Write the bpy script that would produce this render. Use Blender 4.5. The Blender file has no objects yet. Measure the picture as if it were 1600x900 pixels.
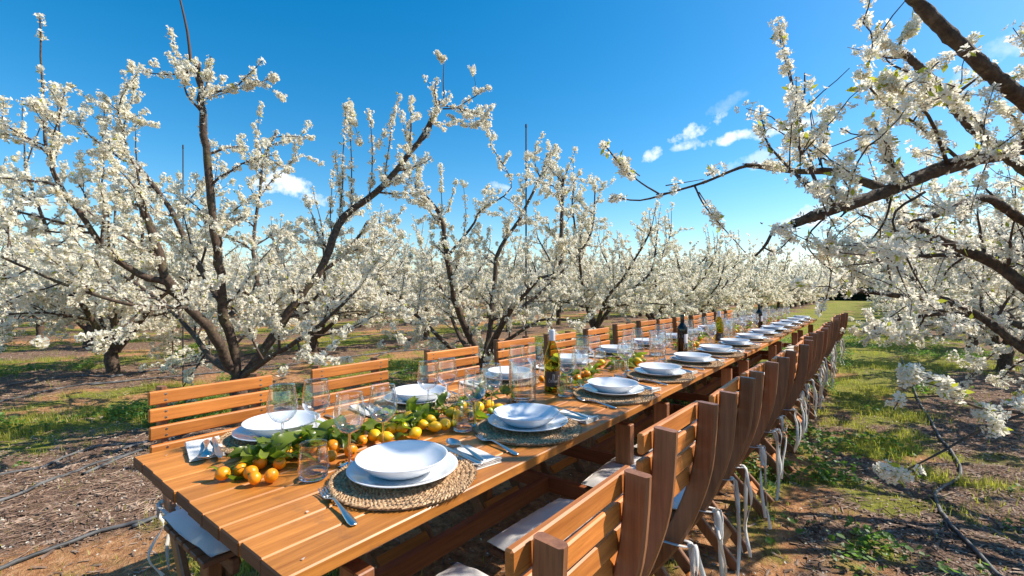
import bpy, bmesh, math, random
import numpy as np
from mathutils import Vector, Matrix

# ------------------------------------------------------------------ camera, world, sun, exposure
S = bpy.context.scene
C = S.collection
FOC, HZ, CH = 722.0, 452.0, 1.25             # focal length in photo pixels, horizon row, eye height
FW = np.array([-0.6196, 0.7849, 0.0]); RT = np.array([0.7849, 0.6196, 0.0])
cam = bpy.data.cameras.new('camera'); co = bpy.data.objects.new('camera', cam); C.objects.link(co)
co.location = (0, 0, CH); co.rotation_euler = (math.pi / 2, 0, math.atan2(0.6196, 0.7849))
cam.sensor_width = 36; cam.lens = FOC / 1600 * 36; cam.shift_y = (HZ - 450) / 1600
cam.clip_start = 0.05; cam.clip_end = 2000
S.camera = co

SUN_EL = math.radians(43)
_az = math.radians(11)
SD = RT * math.cos(_az) + FW * math.sin(_az)     # horizontal direction towards the sun
SUN_ROT = math.atan2(SD[0], SD[1])
W = bpy.data.worlds.new('World'); S.world = W; W.use_nodes = True
wn, wl = W.node_tree.nodes, W.node_tree.links
wn.clear()
def N(nt, typ, **kw):
    n = nt.nodes.new(typ)
    for k, v in kw.items():
        if k.startswith('i_'): n.inputs[k[2:].replace('_', ' ')].default_value = v
        else: setattr(n, k, v)
    return n
def build_world():
    nt = W.node_tree
    L = nt.links.new
    sky = N(nt, 'ShaderNodeTexSky', sky_type='NISHITA', sun_disc=False, sun_elevation=SUN_EL, sun_rotation=SUN_ROT,
            altitude=50, air_density=1.0, dust_density=0.55, ozone_density=2.2)
    hs = N(nt, 'ShaderNodeHueSaturation'); hs.inputs['Saturation'].default_value = 1.48; hs.inputs['Value'].default_value = 1.0; hs.inputs['Hue'].default_value = 0.492
    L(sky.outputs[0], hs.inputs['Color'])
    tc = N(nt, 'ShaderNodeTexCoord')
    vec = tc.outputs['Generated']
    ns = N(nt, 'ShaderNodeTexNoise'); ns.inputs['Scale'].default_value = 26; ns.inputs['Detail'].default_value = 7; ns.inputs['Roughness'].default_value = 0.6
    L(vec, ns.inputs['Vector'])
    total = None
    # small fair-weather clouds: direction of the centre, half width, half height (tangent units), slope, strength
    for (px, py, w, h, sl, st) in CLOUDS:
        d = FW * 1.0 + RT * ((px - 800) / FOC) + np.array([0, 0, 1.0]) * ((HZ - py) / FOC)
        ln = np.linalg.norm(d); c = d / ln
        u = np.cross(c, [0, 0, 1.0]); u /= np.linalg.norm(u); v = np.cross(u, c)
        u2 = u * math.cos(sl) + v * math.sin(sl); v2 = -u * math.sin(sl) + v * math.cos(sl)
        def dot(vv):
            n = N(nt, 'ShaderNodeVectorMath', operation='DOT_PRODUCT'); L(vec, n.inputs[0]); n.inputs[1].default_value = tuple(vv); return n.outputs['Value']
        def mth(op, a, b, clamp=False):
            n = N(nt, 'ShaderNodeMath', operation=op, use_clamp=clamp)
            for i, x in enumerate((a, b)):
                if x is None: continue
                if isinstance(x, (int, float)): n.inputs[i].default_value = x
                else: L(x, n.inputs[i])
            return n.outputs[0]
        dc = dot(c)
        a = mth('MULTIPLY', dot(u2), ln * FOC / w); b = mth('MULTIPLY', dot(v2), ln * FOC / h)
        r2 = mth('ADD', mth('MULTIPLY', a, a), mth('MULTIPLY', b, b))
        e = mth('SUBTRACT', 1.0, r2)
        e = mth('ADD', e, mth('MULTIPLY', mth('SUBTRACT', ns.outputs['Fac'], 0.5), 6.5))
        e = mth('MULTIPLY', e, 0.75, True)
        e = mth('MULTIPLY', e, mth('GREATER_THAN', dc, 0.5))
        # fade outside the ellipse
        f = mth('SUBTRACT', 2.2, r2, True)
        e = mth('MULTIPLY', mth('MULTIPLY', e, f), st)
        total = e if total is None else mth('MAXIMUM', total, e)
    mx = N(nt, 'ShaderNodeMix', data_type='RGBA')
    L(total, mx.inputs['Factor']); L(hs.outputs[0], mx.inputs['A']); mx.inputs['B'].default_value = (7.2, 7.4, 7.8, 1)
    bg = N(nt, 'ShaderNodeBackground'); bg.inputs['Strength'].default_value = 0.127
    L(mx.outputs['Result'], bg.inputs['Color'])
    out = N(nt, 'ShaderNodeOutputWorld'); L(bg.outputs[0], out.inputs['Surface'])
CLOUDS = [(446, 287, 46, 18, 0.0, .95), (496, 311, 24, 10, -.15, .7), (1080, 206, 46, 12, .35, .9), (1068, 228, 34, 8, .2, .6), (1138, 217, 50, 9, .1, .9), (1022, 240, 20, 9, .5, .8),
          (1210, 203, 62, 10, .12, .9), (1185, 250, 50, 12, .2, .4), (1295, 333, 60, 20, .25, .9), (782, 292, 18, 6, -.3, .45), (40, 318, 40, 16, 0, .45), (1130, 165, 30, 10, .4, .16), (1560, 90, 70, 25, .5, .3)]
build_world()
sl = bpy.data.lights.new('sun', 'SUN'); so = bpy.data.objects.new('sun', sl); C.objects.link(so)
sl.energy = 5.0; sl.angle = math.radians(0.53); sl.color = (1.0, 0.92, 0.80)
sunv = Vector((SD[0] * math.cos(SUN_EL), SD[1] * math.cos(SUN_EL), math.sin(SUN_EL)))
so.rotation_euler = sunv.to_track_quat('Z', 'Y').to_euler(); so.location = sunv * 30
S.view_settings.view_transform = 'Standard'; S.view_settings.look = 'None'; S.view_settings.gamma = 1
S.view_settings.exposure = 0.56
cy = S.cycles
cy.use_denoising = True; cy.max_bounces = 10; cy.diffuse_bounces = 4; cy.glossy_bounces = 4; cy.transmission_bounces = 8
cy.transparent_max_bounces = 40; cy.caustics_reflective = False; cy.caustics_refractive = False
cy.sample_clamp_indirect = 6

# ------------------------------------------------------------------ helpers
rng = np.random.default_rng(7); random.seed(7)
def wp(px, py, F): return np.array([0, 0, CH]) + FW * F + RT * (F * (px - 800) / FOC) + np.array([0, 0, F * (HZ - py) / FOC])
def gp(px, py, z=0.0): return wp(px, py, (CH - z) * FOC / (py - HZ))
def nrm(v): return v / (np.linalg.norm(v, axis=-1, keepdims=True) + 1e-12)

def mesh_from(name, V, F, mats=(), mi=None, smooth=False):
    """V (n,3); F list of faces or an (m,k) array"""
    me = bpy.data.meshes.new(name)
    V = np.asarray(V, dtype=np.float32)
    if isinstance(F, np.ndarray):
        m, k = F.shape
        me.vertices.add(len(V)); me.vertices.foreach_set('co', V.ravel())
        me.loops.add(m * k); me.loops.foreach_set('vertex_index', F.astype(np.int32).ravel())
        me.polygons.add(m); me.polygons.foreach_set('loop_start', np.arange(0, m * k, k, dtype=np.int32))
        me.polygons.foreach_set('loop_total', np.full(m, k, dtype=np.int32))
        if mi is not None: me.polygons.foreach_set('material_index', np.asarray(mi, dtype=np.int32))
        me.polygons.foreach_set('use_smooth', np.full(m, smooth))
        me.update(calc_edges=True); me.validate()
    else:
        me.from_pydata([tuple(v) for v in V], [], F)
        if smooth: me.polygons.foreach_set('use_smooth', [True] * len(me.polygons))
        if mi is not None: me.polygons.foreach_set('material_index', mi)
        me.update()
    for m_ in mats: me.materials.append(m_)
    return me
def obj(name, me, parent=None, loc=None, rot=None, scale=None):
    o = bpy.data.objects.new(name, me); C.objects.link(o)
    if parent is not None: o.parent = parent
    if loc is not None: o.location = loc
    if rot is not None: o.rotation_euler = rot
    if scale is not None: o.scale = (scale,) * 3 if isinstance(scale, (int, float)) else scale
    return o
def tag(o, label=None, cat=None, group=None, kind=None):
    if label: o['label'] = label
    if cat: o['category'] = cat
    if group: o['group'] = group
    if kind: o['kind'] = kind
    return o
def thing(name, label, cat, loc=(0, 0, 0), rot=0.0, group=None):
    o = bpy.data.objects.new(name, None); C.objects.link(o); o.empty_display_size = .1
    o.location = loc; o.rotation_euler = rot if isinstance(rot, tuple) else (0, 0, rot)
    return tag(o, label, cat, group)
def dup(root, loc, rot, label=None, group=None, scale=None):
    r = root.copy(); C.objects.link(r); r.location = loc; r.rotation_euler = rot if isinstance(rot, tuple) else (0, 0, rot)
    if scale is not None: r.scale = (scale,) * 3 if isinstance(scale, (int, float)) else scale
    if label: r['label'] = label
    if group: r['group'] = group
    for ch in list(root.children):
        c = ch.copy(); C.objects.link(c); c.parent = r
        for g in list(ch.children):
            d = g.copy(); C.objects.link(d); d.parent = c
    return r
def join(parts):
    Vs, Fs, off = [], [], 0
    for V, F in parts:
        Vs.append(np.asarray(V, float)); Fs += [tuple(i + off for i in f) for f in F]; off += len(V)
    return np.vstack(Vs), Fs
def box(sx, sy, sz, c=(0, 0, 0), b=0.003):
    """chamfered box as (V,F)"""
    hx, hy, hz = sx / 2, sy / 2, sz / 2; b = min(b, hx * .45, hy * .45, hz * .45)
    V, idx = [], {}
    for i in (-1, 1):
        for j in (-1, 1):
            for k in (-1, 1):
                for a in range(3):
                    p = [i * (hx - (b if a != 0 else 0)), j * (hy - (b if a != 1 else 0)), k * (hz - (b if a != 2 else 0))]
                    idx[(i, j, k, a)] = len(V); V.append([p[0] + c[0], p[1] + c[1], p[2] + c[2]])
    F = []
    for s in (-1, 1):
        f = [idx[(s, j, k, 0)] for j, k in ((-1, -1), (1, -1), (1, 1), (-1, 1))]; F.append(f if s > 0 else f[::-1])
        f = [idx[(i, s, k, 1)] for i, k in ((-1, -1), (1, -1), (1, 1), (-1, 1))]; F.append(f[::-1] if s > 0 else f)
        f = [idx[(i, j, s, 2)] for i, j in ((-1, -1), (1, -1), (1, 1), (-1, 1))]; F.append(f if s > 0 else f[::-1])
    for a, b2 in ((0, 1), (1, 2), (0, 2)):
        o3 = 3 - a - b2
        for s in (-1, 1):
            for t in (-1, 1):
                def key(w, ax):
                    q = [0, 0, 0]; q[a] = s; q[b2] = t; q[o3] = w; return idx[(*q, ax)]
                f = [key(-1, a), key(1, a), key(1, b2), key(-1, b2)]
                pa = np.array([V[i] for i in f]); n = np.cross(pa[1] - pa[0], pa[2] - pa[0]); m = pa.mean(0) - np.array(c)
                F.append(f if np.dot(n, m) > 0 else f[::-1])
    for i in (-1, 1):
        for j in (-1, 1):
            for k in (-1, 1):
                f = [idx[(i, j, k, 0)], idx[(i, j, k, 1)], idx[(i, j, k, 2)]]
                F.append(f if i * j * k > 0 else f[::-1])
    return np.array(V), F
def bar(p, q, w, t, side=(0, 1, 0), b=0.003):
    """board from p to q: width w across, thickness t along side"""
    p, q = np.array(p, float), np.array(q, float); d = q - p; L = np.linalg.norm(d); z = d / L
    y = np.array(side, float); y = y - y.dot(z) * z; y /= np.linalg.norm(y); x = np.cross(y, z)
    V, F = box(w, t, L, b=b); V = V @ np.array([x, y, z]) + (p + q) / 2
    return V, F
def sweep_xz(pts, w, t, y0, b=0.004):
    """board of thickness t (along y) following a curve in the xz plane"""
    P = np.array(pts, float); T = nrm(np.gradient(P, axis=0)); Nn = np.stack([T[:, 1], -T[:, 0]], 1)
    hw, ht = w / 2, t / 2
    sec = [(-hw + b, -ht), (hw - b, -ht), (hw, -ht + b), (hw, ht - b), (hw - b, ht), (-hw + b, ht), (-hw, ht - b), (-hw, -ht + b)]
    V = []
    for i in range(len(P)):
        for a, c in sec: V.append([P[i, 0] + Nn[i, 0] * a, y0 + c, P[i, 1] + Nn[i, 1] * a])
    F = []
    for i in range(len(P) - 1):
        for k in range(8):
            a, c = i * 8 + k, i * 8 + (k + 1) % 8; F.append([a, c, c + 8, a + 8])
    F.append(list(range(8))[::-1]); F.append([(len(P) - 1) * 8 + k for k in range(8)])
    return np.array(V), F
def fixn(me):
    bm = bmesh.new(); bm.from_mesh(me); bmesh.ops.recalc_face_normals(bm, faces=bm.faces); bm.to_mesh(me); bm.free(); return me
def lathe(prof, n=32, closed=False):
    V, F = [], []
    m = len(prof)
    for (r, z) in prof:
        for k in range(n):
            a = 2 * math.pi * k / n; V.append([r * math.cos(a), r * math.sin(a), z])
    for i in range(m - 1):
        for k in range(n):
            F.append([i * n + k, i * n + (k + 1) % n, (i + 1) * n + (k + 1) % n, (i + 1) * n + k])
    return np.array(V), F
def bez(pts, n):
    """Catmull-Rom through points, n samples"""
    P = np.array(pts, float); P = np.vstack([2 * P[0] - P[1], P, 2 * P[-1] - P[-2]]); m = len(P) - 3
    out = []
    for t in np.linspace(0, m - 1e-6, n):
        i = int(t); u = t - i; a, b, c, d = P[i:i + 4]
        out.append(.5 * ((2 * b) + (-a + c) * u + (2 * a - 5 * b + 4 * c - d) * u * u + (-a + 3 * b - 3 * c + d) * u ** 3))
    return np.array(out)
def tubes(items, rough=0.0):
    """items: list of (P(n,3), R(n), sides). returns V, F(quads) joined, batched by shape"""
    groups = {}
    for P, R, s in items: groups.setdefault((len(P), s), []).append((P, R))
    Vs, Fs, off = [], [], 0
    for (n, s), g in groups.items():
        P = np.array([a for a, _ in g]); R = np.array([b for _, b in g]); M = len(g)
        T = nrm(np.gradient(P, axis=1)); mean = nrm(T.mean(1))
        ref = np.zeros((M, 3)); ref[np.arange(M), np.argmin(np.abs(mean), 1)] = 1
        U = nrm(ref[:, None] - (ref[:, None] * T).sum(-1, keepdims=True) * T); Vv = np.cross(T, U)
        an = np.arange(s) * 2 * math.pi / s
        rr = R[:, :, None] * (1 + rough * rng.uniform(-1, 1, (M, n, s)))
        V = P[:, :, None] + rr[..., None] * (U[:, :, None] * np.cos(an)[None, None, :, None] + Vv[:, :, None] * np.sin(an)[None, None, :, None])
        Vs.append(V.reshape(-1, 3))
        base = off + (np.arange(M) * n * s)[:, None, None]; i = np.arange(n - 1)[None, :, None] * s; k = np.arange(s)[None, None, :]
        a = base + i + k; b = base + i + (k + 1) % s
        Fs.append(np.stack([a, b, b + s, a + s], -1).reshape(-1, 4))
        off += M * n * s
    return np.vstack(Vs), np.vstack(Fs)

# ------------------------------------------------------------------ materials
def mat(name, build):
    m = bpy.data.materials.new(name); m.use_nodes = True; nt = m.node_tree; nt.nodes.clear()
    out = N(nt, 'ShaderNodeOutputMaterial'); sh = build(nt); nt.links.new(sh, out.inputs['Surface']); return m
def princ(nt, col=None, rough=.5, colsock=None, bump=None, bstr=.3, bdist=.01, roughsock=None, **kw):
    p = N(nt, 'ShaderNodeBsdfPrincipled')
    if colsock is not None: nt.links.new(colsock, p.inputs['Base Color'])
    elif col is not None: p.inputs['Base Color'].default_value = (*col, 1)
    p.inputs['Roughness'].default_value = rough
    if roughsock is not None: nt.links.new(roughsock, p.inputs['Roughness'])
    for k, v in kw.items(): p.inputs[k].default_value = v
    if bump is not None:
        b = N(nt, 'ShaderNodeBump'); b.inputs['Strength'].default_value = bstr; b.inputs['Distance'].default_value = bdist
        nt.links.new(bump, b.inputs['Height']); nt.links.new(b.outputs[0], p.inputs['Normal'])
    return p
def noise(nt, vec, scale, detail=4, rough=.55, dist=0):
    n = N(nt, 'ShaderNodeTexNoise'); n.inputs['Scale'].default_value = scale; n.inputs['Detail'].default_value = detail
    n.inputs['Roughness'].default_value = rough; n.inputs['Distortion'].default_value = dist
    if vec is not None: nt.links.new(vec, n.inputs['Vector'])
    return n.outputs['Fac']
def ramp(nt, fac, stops):
    r = N(nt, 'ShaderNodeValToRGB'); e = r.color_ramp.elements
    while len(e) < len(stops): e.new(.5)
    for el, (p, c) in zip(e, stops): el.position = p; el.color = (*c, 1) if len(c) == 3 else c
    nt.links.new(fac, r.inputs[0]); return r.outputs[0]
def mix(nt, f, a, b, typ='MIX'):
    m = N(nt, 'ShaderNodeMix', data_type='RGBA', blend_type=typ)
    for s, v in (('Factor', f), ('A', a), ('B', b)):
        if isinstance(v, (int, float)): m.inputs[s].default_value = v
        elif isinstance(v, tuple): m.inputs[s].default_value = (*v, 1)
        else: nt.links.new(v, m.inputs[s])
    return m.outputs['Result']
def mth(nt, op, a, b=0.0, clamp=False):
    n = N(nt, 'ShaderNodeMath', operation=op, use_clamp=clamp)
    for i, x in enumerate((a, b)):
        if isinstance(x, (int, float)): n.inputs[i].default_value = x
        else: nt.links.new(x, n.inputs[i])
    return n.outputs[0]
def wood(name, axis, dark, light, rough=.38, rnd=.25, spec=.5, wear=0.0):
    def b(nt):
        tc = N(nt, 'ShaderNodeTexCoord'); oi = N(nt, 'ShaderNodeObjectInfo')
        mp = N(nt, 'ShaderNodeMapping'); sc = [55, 55, 55]; sc[axis] = 2.6; mp.inputs['Scale'].default_value = sc
        nt.links.new(tc.outputs['Object'], mp.inputs['Vector'])
        cb = N(nt, 'ShaderNodeCombineXYZ')
        for i in range(3): nt.links.new(mth(nt, 'MULTIPLY', oi.outputs['Random'], 37.0 + 11 * i), cb.inputs[i])
        va = N(nt, 'ShaderNodeVectorMath', operation='ADD'); nt.links.new(mp.outputs[0], va.inputs[0]); nt.links.new(cb.outputs[0], va.inputs[1])
        g = noise(nt, va.outputs[0], 1.0, 6, .62, .35); g2 = noise(nt, va.outputs[0], 4.0, 3, .6)
        mid = tuple((a + c) / 2 for a, c in zip(dark, light))
        col = ramp(nt, g, [(.28, dark), (.5, mid), (.72, light)])
        col = mix(nt, mth(nt, 'MULTIPLY', mth(nt, 'SUBTRACT', g2, .5, True), 1.5, True), col, tuple(x * .45 for x in dark))
        # large blotches and per-board tone
        bl = noise(nt, tc.outputs['Object'], 5.0, 3)
        hs = N(nt, 'ShaderNodeHueSaturation')
        v = mth(nt, 'ADD', mth(nt, 'MULTIPLY', oi.outputs['Random'], rnd), mth(nt, 'ADD', mth(nt, 'MULTIPLY', bl, .5), .75 - rnd / 2))
        nt.links.new(v, hs.inputs['Value']); nt.links.new(col, hs.inputs['Color'])
        col = hs.outputs[0]
        if wear:
            kn = N(nt, 'ShaderNodeTexVoronoi'); kn.inputs['Scale'].default_value = 1.0; mk = N(nt, 'ShaderNodeMapping'); sk = [9, 9, 9]; sk[axis] = 3.2; mk.inputs['Scale'].default_value = sk
            ov = N(nt, 'ShaderNodeVectorMath', operation='ADD'); nt.links.new(tc.outputs['Object'], mk.inputs[0]); nt.links.new(mk.outputs[0], ov.inputs[0]); nt.links.new(cb.outputs[0], ov.inputs[1]); nt.links.new(ov.outputs[0], kn.inputs['Vector'])
            kf = ramp(nt, kn.outputs['Distance'], [(.04, (1, 1, 1)), (.12, (0, 0, 0))])
            col = mix(nt, mth(nt, 'MULTIPLY', kf, .75), col, tuple(x * .35 for x in dark))
            w = noise(nt, tc.outputs['Object'], 9.0, 6, .7); w = ramp(nt, w, [(.54, (0, 0, 0)), (.74, (1, 1, 1))])
            col = mix(nt, mth(nt, 'MULTIPLY', w, wear), col, (.10, .055, .035))
        rs = mth(nt, 'ADD', mth(nt, 'MULTIPLY', bl, .28), rough - .12)
        p = princ(nt, colsock=col, rough=rough, bump=g, bstr=.28, bdist=.002, roughsock=rs)
        p.inputs['Specular IOR Level'].default_value = spec
        return p.outputs[0]
    return mat(name, b)
TOPD, TOPL = (.38, .128, .020), (.68, .262, .050)
M = {}
M['top'] = wood('varnished tabletop wood', 1, TOPD, TOPL, .38, .34, .38, .6)
M['endgrain'] = wood('weathered end grain', 0, (.09, .038, .016), (.20, .085, .035), .75, .4)
M['slat'] = wood('varnished slat wood', 1, (.39, .120, .020), (.70, .245, .050), .46, .34)
M['stile'] = wood('brown stile wood', 2, (.15, .060, .027), (.33, .142, .064), .42, .4)
M['legx'] = wood('table leg wood', 2, (.17, .06, .02), (.36, .13, .045), .5, .25)
M['beamx'] = wood('beam wood x', 0, (.15, .045, .016), (.32, .10, .035), .5, .25)
M['beamy'] = wood('beam wood y', 1, (.15, .045, .016), (.32, .10, .035), .5, .25)
M['seat'] = wood('seat slat wood', 1, (.10, .04, .02), (.22, .09, .04), .55, .25)
M['steel'] = mat('polished steel', lambda nt: princ(nt, (.78, .72, .64), .28, Metallic=1.0).outputs[0])
M['screw'] = mat('screw steel', lambda nt: princ(nt, (.5, .48, .45), .35, Metallic=1.0).outputs[0])
def _china(nt):
    p = princ(nt, (.80, .81, .82), .13); p.inputs['Coat Weight'].default_value = .5; p.inputs['Coat Roughness'].default_value = .04; return p.outputs[0]
M['china'] = mat('white glazed china', _china)
def _cloth(col):
    def b(nt):
        tc = N(nt, 'ShaderNodeTexCoord'); g = noise(nt, tc.outputs['Object'], 420, 2); g2 = noise(nt, tc.outputs['Object'], 14, 4)
        c = mix(nt, mth(nt, 'MULTIPLY', g2, .5), col, tuple(x * .82 for x in col))
        return princ(nt, rough=.85, colsock=c, bump=mth(nt, 'ADD', mth(nt, 'MULTIPLY', g, .15), g2), bstr=.5, bdist=.006).outputs[0]
    return b
M['cushion'] = mat('off white cushion cotton', _cloth((.74, .70, .66)))
M['napkin'] = mat('white paper napkin', _cloth((.80, .77, .71)))
def _ribbon(nt):
    d = N(nt, 'ShaderNodeBsdfDiffuse'); d.inputs['Color'].default_value = (.82, .79, .74, 1)
    t = N(nt, 'ShaderNodeBsdfTranslucent'); t.inputs['Color'].default_value = (.65, .62, .57, 1)
    m = N(nt, 'ShaderNodeMixShader'); m.inputs[0].default_value = .3; nt.links.new(d.outputs[0], m.inputs[1]); nt.links.new(t.outputs[0], m.inputs[2]); return m.outputs[0]
M['ribbon'] = mat('white cotton ribbon', _ribbon)
def _glass(tint=(1, 1, 1), base=.11, pw=.85):
    def b(nt):
        tr = N(nt, 'ShaderNodeBsdfTransparent'); tr.inputs['Color'].default_value = (*tint, 1)
        gl = N(nt, 'ShaderNodeBsdfGlossy'); gl.inputs['Roughness'].default_value = .045; gl.inputs['Color'].default_value = (1, 1, 1, 1)
        lw = N(nt, 'ShaderNodeLayerWeight'); lw.inputs['Blend'].default_value = .5
        fc = mth(nt, 'POWER', lw.outputs['Facing'], 1.9)
        nt.links.new(mix(nt, mth(nt, 'POWER', lw.outputs['Facing'], 4.0), tint, (.45, .47, .48)), tr.inputs['Color'])
        f = mth(nt, 'ADD', mth(nt, 'MULTIPLY', fc, pw), base, True)
        m = N(nt, 'ShaderNodeMixShader'); nt.links.new(f, m.inputs[0]); nt.links.new(tr.outputs[0], m.inputs[1]); nt.links.new(gl.outputs[0], m.inputs[2]); return m.outputs[0]
    return b
M['glass'] = mat('thin clear glass', _glass((.975, .985, .985)))
def _sglass(nt):
    return princ(nt, (1, 1, 1), .0, IOR=1.45, **{'Transmission Weight': 1.0}).outputs[0]
M['sglass'] = mat('solid clear glass', _sglass)
def _bottle(nt):
    p = princ(nt, (.66, .64, .16), .02, IOR=1.2, **{'Transmission Weight': 1.0}); return p.outputs[0]
M['bottle'] = mat('olive bottle glass', _bottle)
M['dbottle'] = mat('dark bottle glass', lambda nt: princ(nt, (.006, .009, .010), .06).outputs[0])
M['capsule'] = mat('pale foil capsule', lambda nt: princ(nt, (.62, .64, .70), .35).outputs[0])
M['cork'] = mat('cork', lambda nt: princ(nt, (.55, .38, .18), .8).outputs[0])
M['dlabel'] = mat('dark brown paper label', lambda nt: princ(nt, (.075, .045, .030), .6).outputs[0])
M['wlabel'] = mat('white paper label', lambda nt: princ(nt, (.72, .72, .74), .6).outputs[0])
M['ink'] = mat('silver script print', lambda nt: princ(nt, (.66, .60, .55), .5).outputs[0])
def _mat(nt):
    tc = N(nt, 'ShaderNodeTexCoord'); g = noise(nt, tc.outputs['Object'], 90, 4, .7)
    c = ramp(nt, g, [(.3, (.20, .10, .045)), (.5, (.46, .28, .14)), (.7, (.72, .52, .30))])
    return princ(nt, rough=.8, colsock=c).outputs[0]
M['seagrass'] = mat('braided seagrass', _mat)
def _fruit(c1, c2):
    def b(nt):
        tc = N(nt, 'ShaderNodeTexCoord'); g = noise(nt, tc.outputs['Object'], 24, 3); v = N(nt, 'ShaderNodeTexVoronoi'); v.inputs['Scale'].default_value = 420; nt.links.new(tc.outputs['Object'], v.inputs['Vector'])
        p = princ(nt, rough=.32, colsock=mix(nt, g, c1, c2), bump=v.outputs['Distance'], bstr=.25, bdist=.001)
        p.inputs['Subsurface Weight'].default_value = .0
        return p.outputs[0]
    return b
M['orange'] = mat('orange peel', _fruit((.88, .23, .003), (.95, .36, .006)))
M['lemon'] = mat('lemon peel', _fruit((.88, .44, .006), (.93, .56, .012)))
M['lime'] = mat('green peel', _fruit((.30, .42, .03), (.50, .55, .05)))
def leafmat(c1, c2, tr, tw=.35, sc=30, rough=.4):
    def b(nt):
        tc = N(nt, 'ShaderNodeTexCoord'); oi = N(nt, 'ShaderNodeObjectInfo')
        g = noise(nt, tc.outputs['Object'], sc, 3)
        f = mth(nt, 'ADD', mth(nt, 'MULTIPLY', g, .8), mth(nt, 'SUBTRACT', mth(nt, 'MULTIPLY', oi.outputs['Random'], .7), .25), True)
        c = mix(nt, f, c1, c2)
        p = princ(nt, rough=rough, colsock=c)
        t = N(nt, 'ShaderNodeBsdfTranslucent'); nt.links.new(mix(nt, f, tr, tuple(min(1, x * 1.5) for x in tr)), t.inputs['Color'])
        m = N(nt, 'ShaderNodeMixShader'); m.inputs[0].default_value = tw; nt.links.new(p.outputs[0], m.inputs[1]); nt.links.new(t.outputs[0], m.inputs[2]); return m.outputs[0]
    return b
M['leaf'] = mat('citrus leaf', leafmat((.03, .075, .012), (.22, .27, .025), (.26, .38, .025), .4, 8, .3))
M['weed'] = mat('weed leaf', leafmat((.045, .115, .02), (.15, .27, .05), (.18, .36, .04), .4, 3, .5))
M['grass'] = mat('grass blade', leafmat((.15, .19, .02), (.48, .42, .07), (.40, .42, .05), .45, 2, .5))
M['youngleaf'] = mat('young plum leaf', leafmat((.30, .34, .03), (.48, .38, .05), (.45, .48, .05), .5, 6, .4))
def _petal(nt):
    tc = N(nt, 'ShaderNodeTexCoord'); g = noise(nt, tc.outputs['Object'], 26, 2)
    c = mix(nt, mth(nt, 'MULTIPLY', g, .9), (.94, .91, .81), (.86, .80, .66))
    d = N(nt, 'ShaderNodeBsdfDiffuse'); nt.links.new(c, d.inputs['Color'])
    t = N(nt, 'ShaderNodeBsdfTranslucent'); nt.links.new(c, t.inputs['Color'])
    m = N(nt, 'ShaderNodeMixShader'); m.inputs[0].default_value = .48; nt.links.new(d.outputs[0], m.inputs[1]); nt.links.new(t.outputs[0], m.inputs[2]); return m.outputs[0]
M['petal'] = mat('white plum petal', _petal)
M['stamen'] = mat('yellow green blossom centre', lambda nt: princ(nt, (.50, .45, .09), .7).outputs[0])
def _bark(nt):
    tc = N(nt, 'ShaderNodeTexCoord'); g = noise(nt, tc.outputs['Object'], 34, 7, .68); g2 = noise(nt, tc.outputs['Object'], 5, 4)
    c = ramp(nt, g, [(.3, (.028, .018, .012)), (.52, (.085, .055, .036)), (.75, (.19, .135, .09))])
    c = mix(nt, mth(nt, 'MULTIPLY', ramp(nt, g2, [(.55, (0, 0, 0)), (.7, (1, 1, 1))]), .5), c, (.14, .135, .045))
    return princ(nt, rough=.9, colsock=c, bump=g, bstr=.9, bdist=.012).outputs[0]
M['bark'] = mat('plum bark', _bark)
M['twig'] = mat('twig bark', lambda nt: princ(nt, (.075, .046, .034), .8).outputs[0])
M['hose'] = mat('dusty black hose', lambda nt: princ(nt, rough=.6, colsock=ramp(nt, noise(nt, N(nt, 'ShaderNodeTexCoord').outputs['Object'], 9, 5), [(.35, (.03, .032, .035)), (.65, (.14, .14, .14))])).outputs[0])
M['stake'] = mat('dark stake', lambda nt: princ(nt, (.035, .03, .03), .6).outputs[0])
M['chip'] = mat('wood chip', lambda nt: princ(nt, rough=.9, colsock=ramp(nt, noise(nt, N(nt, 'ShaderNodeTexCoord').outputs['Object'], 7, 3, .8), [(.3, (.08, .045, .030)), (.5, (.23, .145, .098)), (.7, (.52, .39, .29))])).outputs[0])
M['stone'] = mat('field stone', lambda nt: princ(nt, rough=.9, colsock=ramp(nt, noise(nt, N(nt, 'ShaderNodeTexCoord').outputs['Object'], 12, 3), [(.3, (.25, .17, .12)), (.7, (.45, .36, .28))])).outputs[0])

# ------------------------------------------------------------------ ground
def _hash(ix, iy, s):
    h = (ix.astype(np.int64) * 374761393 + iy.astype(np.int64) * 668265263 + s * 144665) & 0x7fffffff
    h = ((h ^ (h >> 13)) * 1274126177) & 0x7fffffff
    return ((h ^ (h >> 16)) & 0xffff) / 65535.0
def vnoise(x, y, sc, s=0, octv=3):
    x = np.asarray(x, float) * sc; y = np.asarray(y, float) * sc; t, amp, tot = 0, 1.0, 0
    for o in range(octv):
        ix, iy = np.floor(x), np.floor(y); fx, fy = x - ix, y - iy; fx = fx * fx * (3 - 2 * fx); fy = fy * fy * (3 - 2 * fy)
        a = _hash(ix, iy, s + o); b = _hash(ix + 1, iy, s + o); c = _hash(ix, iy + 1, s + o); d = _hash(ix + 1, iy + 1, s + o)
        t = t + amp * ((a * (1 - fx) + b * fx) * (1 - fy) + (c * (1 - fx) + d * fx) * fy); tot += amp; amp *= .5; x = x * 2.03 + 17; y = y * 2.03 + 5
    return t / tot
def sst(a, b, x): t = np.clip((x - a) / (b - a), 0, 1); return t * t * (3 - 2 * t)
BX = [-6.9, -6.3, -5.7, -5.1, -4.6, -3.2, -2.7, -2.0, -.9, -.35, -.05, .35, .55, .95, 1.6, 2.4, 3.0, 4.2, 5.0]
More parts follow.
